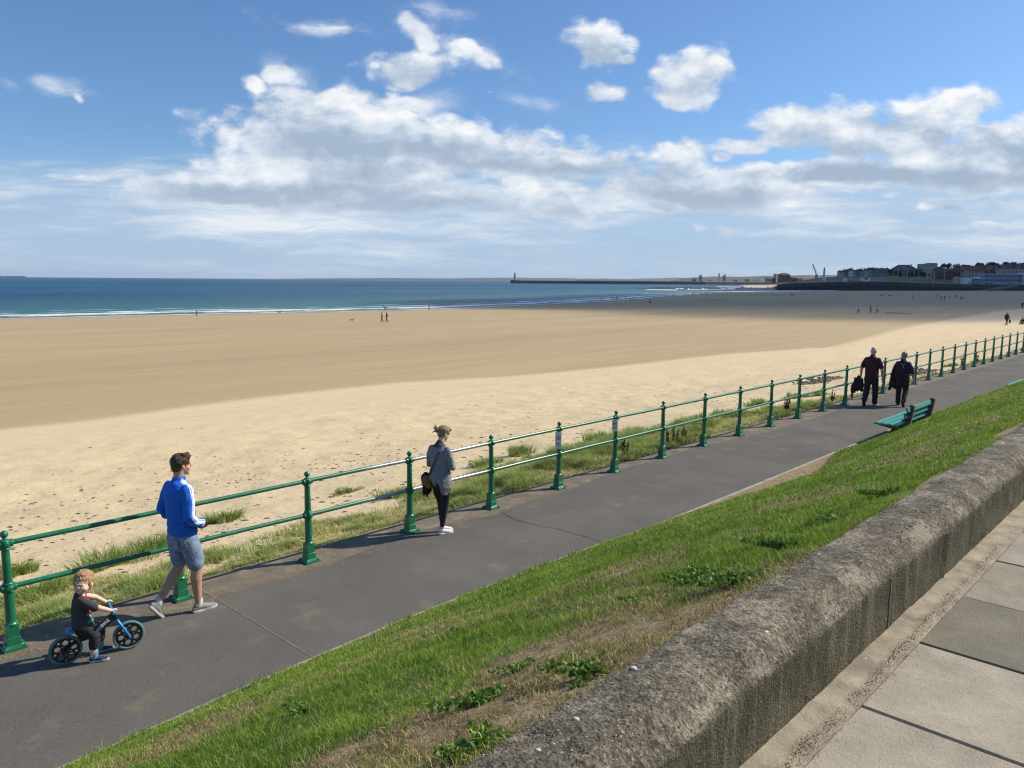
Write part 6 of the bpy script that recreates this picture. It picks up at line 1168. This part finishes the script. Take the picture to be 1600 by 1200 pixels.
# ---- the couple walking away
m_maroon = simple('dark_maroon_cloth', (.055, .012, .018), .85, .3, 10, .5, 30); m_plum = simple('dark_plum_cloth', (.035, .015, .045), .85, .3, 10, .5, 30)
def couple_man():
    r = empty('person', W(22.75, -.62, .011), HEAD+rad(6), 'white haired elderly man in dark maroon T-shirt and black trousers walking away', 'person'); B = G()
    head_g(B, (.0, .045, 1.672), 1.04, rad(4), rad(-8)); limb(B, [(0, -.03, 1.40), (0, -.01, 1.50), (0, .02, 1.61)], [(.11, .08), .070, .066])
    limb(B, [(0, 0, .86), (0, 0, 1.0), (0, -.01, 1.2), (0, -.02, 1.38)], [(.16, .12), (.16, .12), (.17, .11), (.17, .09)])
    limb(B, [(.11, 0, .86), (.11, .10, .48), (.11, .12, .10)], [.09, .06, .045]); limb(B, [(-.11, 0, .86), (-.11, .02, .48), (-.11, -.26, .18)], [.09, .06, .045])
    limb(B, [(.20, -.02, 1.40), (.285, -.03, 1.12), (.30, .05, .88)], [.055, .044, .030]); hand_g(B, (.30, .05, .88), (.02, .12, -1), (-.9, .2, 0), 1, .6, -1)
    limb(B, [(-.20, -.02, 1.40), (-.29, -.04, 1.12), (-.31, .0, .88)], [.055, .044, .030]); hand_g(B, (-.31, .0, .88), (0, .1, -1), (.9, .2, 0), 1, 1.6, 1)
    remesh(B, 'body', m_skin, r, .009, 3)
    J = G(); limb(J, [(0, -.0, .93), (0, -.0, 1.05), (0, -.015, 1.2), (0, -.022, 1.34), (0, -.025, 1.41), (0, -.022, 1.465), (0, -.008, 1.515)], [(.198, .155), (.198, .155), (.205, .145), (.218, .138), (.212, .125), (.160, .105), (.082, .078)], 22)
    for s_ in (1, -1): limb(J, [(s_*.165, -.022, 1.415), (s_*.225, -.03, 1.31), (s_*.262, -.03, 1.20)], [.076, .074, .070])
    remesh(J, 'tshirt', m_maroon, r, .009, 4, cloth_disp(.007, 12, 3))
    P = G(); limb(P, [(0, 0, .99), (0, 0, .90), (0, 0, .82)], [(.19, .14), (.195, .15), (.18, .14)], 20); limb(P, [(.095, 0, .85), (.11, .09, .50), (.11, .115, .09)], [(.115, .12), .088, .078]); limb(P, [(-.095, 0, .85), (-.11, .02, .50), (-.11, -.12, .32), (-.11, -.235, .17)], [(.115, .12), .088, .082, .074]); remesh(P, 'trousers', m_black, r, .009, 4, cloth_disp(.008, 11, 3))
    H = G(); H.ell((0, -.030, .012), (.083, .092, .075), 16, 10); remesh(xf(H, Matrix.Translation((0, .045, 1.672))), 'hair', m_hwhite, r, .007, 2)
    shoe(r, (.11, .115, .088), rad(-14), 0, 1.05, m_sgrey, m_sole); shoe(r, (-.11, -.255, .165), 0, rad(-50), 1.05, m_black, m_black); return r
cm = couple_man()
def carried(name, base, yaw, pts, label, mat, seed):
    random.seed(seed); g = G()
    for (x, y, z0, z1, a, b_) in pts: g.loft([(x, y, z0, a*.6, b_*.6), (x+random.uniform(-.02, .02), y, (z0+z1)/2, a, b_), (x+random.uniform(-.04, .04), y+random.uniform(-.03, .03), z1, a*.75, b_*.8)])
    o = remesh(g, name, mat, None, .012, 3, cloth_disp(.014, 11, seed)); o.location = base; o.rotation_euler = (0, 0, yaw); tag(o, label, 'jacket')
carried('carried_jacket', cm.location, cm.rotation_euler.z, [(-.36, .0, .86, .46, .09, .07), (-.45, -.02, .80, .38, .07, .06), (-.29, .02, .82, .44, .07, .06), (-.52, -.02, .62, .36, .05, .05)], 'black jacket dangling from the white haired man\'s left hand', m_black, 4)
def couple_woman():
    r = empty('person', W(23.35, -1.33, .011), HEAD+rad(2), 'grey haired woman in dark plum top with a small black backpack, walking away', 'person'); B = G()
    head_g(B, (.0, .045, 1.545), .98, rad(0), rad(-8)); limb(B, [(0, -.03, 1.30), (0, -.01, 1.40), (0, .02, 1.49)], [(.10, .08), .062, .058])
    limb(B, [(0, 0, .80), (0, 0, .95), (0, -.01, 1.1), (0, -.02, 1.27)], [(.16, .12), (.16, .12), (.16, .11), (.16, .09)])
    limb(B, [(-.10, 0, .80), (-.10, .06, .45), (-.10, .06, .10)], [.09, .06, .042]); limb(B, [(.10, 0, .80), (.11, .0, .45), (.13, -.26, .20)], [.09, .06, .042])
    limb(B, [(.19, -.02, 1.28), (.28, -.03, 1.02), (.30, .06, .80)], [.055, .042, .028]); hand_g(B, (.30, .06, .80), (.02, .12, -1), (-.9, .2, 0), .92, .6, -1)
    limb(B, [(-.19, -.02, 1.28), (-.26, -.05, 1.03), (-.20, .16, .96)], [.055, .042, .028]); hand_g(B, (-.20, .16, .96), (.4, .9, 0), (0, 0, -1), .92, .8, 1)
    remesh(B, 'body', m_skin, r, .009, 3)
    J = G(); limb(J, [(0, -.0, .84), (0, -.0, .95), (0, -.015, 1.1), (0, -.022, 1.22), (0, -.025, 1.30), (0, -.022, 1.35), (0, -.008, 1.395)], [(.205, .160), (.20, .155), (.195, .14), (.202, .134), (.196, .12), (.145, .10), (.078, .072)], 22)
    limb(J, [(.155, -.022, 1.30), (.225, -.03, 1.18), (.27, -.03, 1.04)], [.072, .070, .062]); limb(J, [(-.155, -.022, 1.30), (-.215, -.04, 1.18), (-.255, -.045, 1.04)], [.072, .070, .062]); remesh(J, 'top', m_plum, r, .009, 4, cloth_disp(.007, 12, 6))
    P = G(); limb(P, [(0, 0, .92), (0, 0, .84), (0, 0, .76)], [(.185, .14), (.195, .155), (.18, .145)], 20); limb(P, [(-.09, 0, .79), (-.10, .055, .46), (-.10, .06, .09)], [(.112, .12), .082, .072]); limb(P, [(.09, 0, .79), (.11, .0, .47), (.12, -.12, .32), (.13, -.235, .19)], [(.112, .12), .082, .076, .070]); remesh(P, 'trousers', m_black, r, .009, 4, cloth_disp(.007, 11, 9))
    H = G(); H.ell((0, -.022, .036), (.088, .106, .094), 20, 12); H.ell((0, -.05, -.02), (.078, .064, .070), 16, 10); H.ell((0, .045, .085), (.06, .05, .036), 12, 8); remesh(xf(H, Matrix.Translation((0, .045, 1.545))), 'hair', m_hgrey, r, .007, 2, cloth_disp(.006, 40, 2))
    shoe(r, (-.10, .06, .086), rad(6), 0, .95, m_black, m_blackk); shoe(r, (.13, -.25, .185), rad(-10), rad(-55), .95, m_black, m_blackk); return r
cw = couple_woman()
carried('carried_jacket', cw.location, cw.rotation_euler.z, [(-.27, .04, 1.0, .58, .09, .12), (-.33, .06, .97, .48, .06, .09), (-.24, .10, .96, .62, .06, .08)], 'dark jacket draped over the backpack woman\'s left forearm', m_black, 8)
bp_ = empty('backpack', cw.location, cw.rotation_euler.z, 'small black backpack on the grey haired woman\'s back', 'backpack')
g = G(); g.loft([(-.03, -.20, .96, .12, .055), (-.03, -.215, 1.05, .135, .075), (-.03, -.21, 1.18, .12, .07), (-.02, -.19, 1.27, .07, .045)]); remesh(g, 'pack', m_black, bp_, .009, 3, cloth_disp(.006, 14)); g = G(); g.tube([(-.05, -.16, 1.27), (-.08, -.06, 1.385), (-.09, .04, 1.37)], .016, 6); g.tube([(.06, -.16, 1.26), (.09, -.06, 1.385), (.10, .04, 1.36)], .016, 6); g.tube([(.10, -.20, 1.0), (.19, -.12, .98)], .012, 6); g.build('strap', simple('strap_grey', (.10, .10, .11), .7), bp_, True)
# ---- far figures on the beach: one continuous mesh each, coloured by garment
def far_mesh(kind):
    g = G()
    if kind == 'walk': L = [[(.09, 0, .86), (.09, .12, .47), (.09, .22, .06)], [(-.09, 0, .86), (-.09, -.02, .48), (-.09, -.28, .12)]]; A = [[(.19, 0, 1.42), (.25, -.12, 1.14), (.24, -.05, .90)], [(-.19, 0, 1.42), (-.25, .06, 1.14), (-.24, .20, .93)]]; feet = [(.09, .28, .03), (-.09, -.24, .05)]; dz = 0
    elif kind == 'stand': L = [[(.09, 0, .86), (.10, .02, .47), (.11, 0, .06)], [(-.09, 0, .86), (-.10, .02, .47), (-.11, 0, .06)]]; A = [[(.19, 0, 1.42), (.27, -.03, 1.14), (.24, .06, .90)], [(-.19, 0, 1.42), (-.27, -.03, 1.14), (-.16, .18, 1.05)]]; feet = [(.11, .07, .03), (-.11, .07, .03)]; dz = 0
    else: L = [[(.09, 0, .12), (.13, .36, .42), (.12, .60, .06)], [(-.09, 0, .12), (-.13, .38, .40), (-.10, .62, .06)]]; A = [[(.19, 0, .66), (.26, .10, .42), (.14, .34, .42)], [(-.19, 0, .66), (-.26, -.05, .40), (-.24, -.18, .10)]]; feet = [(.12, .68, .03), (-.10, .70, .03)]; dz = -.76
    limb(g, [(0, 0, .86+dz), (0, 0, 1.05+dz), (0, 0, 1.25+dz), (0, 0, 1.42+dz), (0, 0, 1.50+dz)], [(.16, .12), (.15, .12), (.18, .13), (.17, .11), (.07, .07)], 12)
    for l in L: limb(g, l, [.095, .07, .055], 10)
    for a in A: limb(g, a, [.06, .05, .035], 8); g.ell((a[2][0], a[2][1]+.02, a[2][2]-.06), (.03, .035, .06), 8, 6)
    for f_ in feet: g.ell(f_, (.045, .13, .04), 8, 6)
    g.ell((0, .02, 1.66+dz), (.085, .10, .12), 12, 8); limb(g, [(0, 0, 1.48+dz), (0, .01, 1.6+dz)], [.055, .055], 8); o = remesh(g, 'far', m_skin, None, .022, 2); me = o.data; bpy.data.objects.remove(o)
    me.materials.clear()
    for _ in range(4): me.materials.append(m_skin)
    hips = .90+dz
    for p in me.polygons:
        c = p.center
        if kind == 'sit': k = 3 if c.z > .93 else 2 if (c.z > .84) else 0 if (c.z > .22 and c.y < .2) else 1 if c.z > .09 or c.y < .5 else 3
        else: k = 3 if (c.z > 1.68 or (c.z > 1.58 and c.y < 0)) else 2 if c.z > 1.52 else 0 if c.z > .90 and (abs(c.x) < .20 or c.z > .98) else 2 if (abs(c.x) > .19 and c.z > .75) else 1 if c.z > .09 else 3
        p.material_index = k
    me.name = 'person'; return me
FM = {k: far_mesh(k) for k in ('walk', 'stand', 'sit')}; CM = {}
def cmat(c):
    if c not in CM: CM[c] = simple('garment', c, .85, .15)
    return CM[c]
K_ = (.012, .012, .016); BL = (.02, .04, .10); RD = (.35, .05, .06); PK = (.50, .18, .22); WH = (.6, .6, .58); GY = (.12, .12, .13); SKc = (.45, .27, .19); BR = (.05, .03, .02)
def fp_(x, y, pose, top, leg, label, rz=None, k=1.0, hair=BR, grp='distant walkers and bathers on the beach'):
    p = onbeach(x, y); o = bpy.data.objects.new('person', FM[pose]); link(o); o.location = (p[0], p[1], p[2]-.01); o.rotation_euler = (0, 0, rz if rz is not None else random.uniform(0, 6.28)); o.scale = (k, k, k)
    for i, c in enumerate((top, leg, SKc, hair)): s_ = o.material_slots[i]; s_.link = 'OBJECT'; s_.material = cmat(c)
    tag(o, label, 'person', grp); return o
random.seed(21); L_ = rad(90); R__ = rad(-90)
fp_(307.5, 493.6, 'walk', PK, K_, 'lone walker in pink top by the surf, leftmost figure on the beach', L_)
fp_(597, 503.3, 'walk', RD, K_, 'walker in red top beside one in black, middle of the wet sand', L_); fp_(604.5, 503.3, 'walk', K_, K_, 'walker all in black right of the one in red', L_, 1.04)
fp_(670.5, 483.6, 'stand', RD, BL, 'small figure in red at the surf edge, left of centre'); fp_(603, 485.8, 'stand', WH, K_, 'figure in white bending at the surf above the walking pair', L_, .8)
for i, (x, y, t_, l_, ps, lb) in enumerate(((940, 470.6, K_, GY, 'stand', 'first figure in the row at the surf edge right of the pier head'), (957, 468.4, K_, K_, 'walk', 'second figure in the surf edge row, in black'), (963.5, 468.0, BL, K_, 'stand', 'third figure in the surf edge row, dark blue top'), (977, 468.2, RD, K_, 'stand', 'fourth figure in the surf edge row, reddish top'),
        (1013.5, 472.0, WH, K_, 'sit', 'figure in white crouching on the wet sand below the row'), (1015.8, 474.8, K_, K_, 'stand', 'dark figure just below the crouching one in white'), (1052, 462.6, K_, K_, 'stand', 'dark figure at the surf where the shore curves'), (1082, 461.8, K_, BL, 'stand', 'left one of a dark cluster near the reef'), (1084.6, 461.6, BL, K_, 'stand', 'right one of a dark cluster near the reef'), (1095.5, 459.8, GY, K_, 'walk', 'grey figure right of the dark cluster near the reef'), (1103.6, 460, K_, K_, 'walk', 'dark figure farthest right along the surf'),
        (1150, 461.3, WH, K_, 'stand', 'small figure in white on the shaded sand below the light beach'), (1237, 463.6, K_, K_, 'stand', 'left one of a dark standing pair below the red block'), (1239, 463.4, K_, BL, 'stand', 'right one of a dark standing pair below the red block'), (1292, 457.4, K_, K_, 'walk', 'tiny walker under the white headland lighthouse'), (1306.5, 455.2, K_, K_, 'stand', 'tiny figure at the foot of the sea wall'),
        (1376, 462.4, K_, BL, 'sit', 'seated dark figure, left of two seated groups'), (1379, 462.6, GY, K_, 'sit', 'second seated figure in the left seated group'), (1389.5, 462.5, K_, K_, 'sit', 'seated figure in the right seated group, darker'), (1392, 462.7, BL, GY, 'sit', 'last seated figure in the right seated group'),
        (1426, 465.4, GY, K_, 'stand', 'lone standing figure right of the seated groups'), (1464, 465.0, GY, K_, 'stand', 'first of the line of walkers below the brick terrace'), (1470.6, 468.4, K_, K_, 'walk', 'second of the line below the brick terrace'), (1475.6, 468.1, K_, K_, 'walk', 'third of the line below the brick terrace'), (1483, 466.6, K_, K_, 'stand', 'fourth of the line below the brick terrace, tall'), (1492.6, 465.4, BL, K_, 'walk', 'fifth of the line below the brick terrace'), (1501.6, 469.3, K_, K_, 'walk', 'broad dark figure second from right in the line'), (1505.5, 469.0, BL, GY, 'walk', 'child sized figure at the right end of the line'),
        (1530.5, 457.4, WH, GY, 'stand', 'pale figure against the dark sea wall, left'), (1546, 457, WH, GY, 'stand', 'pale figure against the dark sea wall, middle'), (1549.8, 457.2, PK, GY, 'stand', 'pinkish figure against the dark sea wall, right'))):
    fp_(x, y, ps, t_, l_, lb, None, .8 if 'child' in lb else 1.0)
fp_(1341, 489.2, 'walk', WH, K_, 'walker with white top, left one of three on the shaded sand', R__); fp_(1360, 489.0, 'walk', RD, RD, 'middle one of three on the shaded sand, all in red', R__); fp_(1370.3, 489.2, 'walk', WH, K_, 'right one of three on the shaded sand, white and black', R__)
o = fp_(1572.5, 508.2, 'walk', GY, K_, 'man in open dark jacket carrying a bag on the pale sand at right', rad(190), 1.03, (.3, .3, .3)); pq = o.location
g = G(); g.loft([(0, 0, .18, .12, .08), (0, 0, .42, .15, .10), (0, 0, .60, .06, .05)]); b_ = remesh(g, 'bag', m_black, None, .02, 2, cloth_disp(.02, 6)); b_.location = (pq.x+.42, pq.y, pq.z+.18); tag(b_, 'black bag hanging from the hand of the man on the pale sand', 'bag')
J = G(); limb(J, [(0, .0, .78), (0, .0, 1.0), (0, 0, 1.3), (0, 0, 1.46)], [(.23, .15), (.21, .145), (.22, .145), (.12, .10)], 16); limb(J, [(.2, 0, 1.42), (.29, -.05, 1.12), (.30, 0, .92)], [.075, .07, .06]); limb(J, [(-.2, 0, 1.42), (-.29, -.05, 1.12), (-.30, 0, .92)], [.075, .07, .06])
jk = remesh(J, 'jacket', m_black, o, .02, 2, cloth_disp(.012, 8))
fp_(1597.5, 506.8, 'sit', K_, GY, 'seated dark figure cut by the right edge on the pale sand', rad(120)); fp_(1597, 482.5, 'walk', K_, K_, 'walker at the right edge on the shaded sand')
# dogs
def dog_mesh():
    g = G(); limb(g, [(0, -.28, .46), (0, -.05, .45), (0, .18, .46), (0, .30, .50)], [(.085, .09), (.085, .09), (.105, .125), (.08, .09)], 10); limb(g, [(0, .28, .52), (0, .40, .66)], [.07, .055], 8); g.ell((0, .45, .70), (.06, .09, .065), 10, 8); limb(g, [(0, .48, .69), (0, .58, .66)], [.035, .025], 8)
    for s_ in (-1, 1): g.ell((s_*.05, .41, .75), (.015, .03, .045), 6, 5); limb(g, [(s_*.07, .24, .42), (s_*.07, .26, .22), (s_*.07, .25+.08*s_, .03)], [.045, .028, .024], 8); limb(g, [(s_*.07, -.26, .42), (s_*.07, -.20, .28), (s_*.07, -.32, .18), (s_*.07, -.28-.06*s_, .03)], [.06, .035, .024, .024], 8)
    limb(g, [(0, -.32, .50), (0, -.44, .56), (0, -.52, .66)], [.025, .02, .012], 6); o = remesh(g, 'dog', m_black, None, .018, 2); me = o.data; bpy.data.objects.remove(o); return me
DM = dog_mesh()
for x, y, c, k, lb in ((549, 503.2, (.25, .22, .18), .75, 'small pale dog trotting ahead of the walking pair'), (436.5, 490.2, BR, .8, 'brown dog by the surf, left of centre'), (603, 484.4, K_, 1.3, 'black dog splashing in the surf above the walking pair'), (985, 469.4, K_, .9, 'black dog in the surf edge row, left one'), (990.5, 469.3, BR, .9, 'brown dog in the surf edge row, right one'), (1271, 457.6, K_, 1.0, 'dark dog on the far sand below the brick block')):
    p = onbeach(x, y); o = bpy.data.objects.new('dog', DM); link(o); o.location = p; o.rotation_euler = (0, 0, random.choice([1.3, 1.8, -1.4])); o.scale = (k*1.2,)*3; o.material_slots[0].link = 'OBJECT'; o.material_slots[0].material = cmat(c); tag(o, lb, 'dog', 'dogs on the beach')
# weed lines and a white scrap
for x, y, w_, lb in ((1121, 468.2, 9, 'long brown strand of seaweed on the shaded sand, left'), (1217, 462.4, 8, 'brown strand of seaweed on the shaded sand, right'), (1405, 489.6, 5, 'dark strand of seaweed right of the three walkers')):
    p = onbeach(x, y); g = G()
    for i in range(26): a = random.uniform(-w_/2, w_/2); q = random.uniform(.15, .4); g.ell((a, random.gauss(0, .25), .05), (q*1.8, q, .09), 6, 4)
    o = g.build('seaweed_strand', m_rub); o.location = p; o.rotation_euler = (0, 0, rad(-20)); tag(o, lb, 'seaweed')
p = onbeach(1587, 551.5); g = G(); g.loft([(-.25, 0, .04, .06, .10), (0, 0, .10, .10, .16), (.25, .05, .04, .05, .08)], ref=(0, 0, 1)); o = remesh(g, 'plastic_bag', m_wshoe, None, .02, 1, cloth_disp(.03, 9)); o.location = p; tag(o, 'crumpled white plastic bag behind the far end of the railing', 'litter')

# ------------------------------------------------------------------ air
m_haze = bpy.data.materials.new('haze_air'); m_haze.use_nodes = True; nt = NT(m_haze.node_tree); nt.n.clear()
vo_ = nt.node('ShaderNodeVolumePrincipled', {'Density': 2.8e-5, 'Color': (.80, .89, 1.0, 1), 'Anisotropy': .25}); oo = nt.n.new('ShaderNodeOutputMaterial'); nt.l.new(vo_.outputs[0], oo.inputs['Volume'])
o = G().box((0, 0, 55), (62000, 62000, 130)).build('haze', m_haze); tag(o, kind='stuff', label='thin pale sea haze over the far coast', cat='haze')
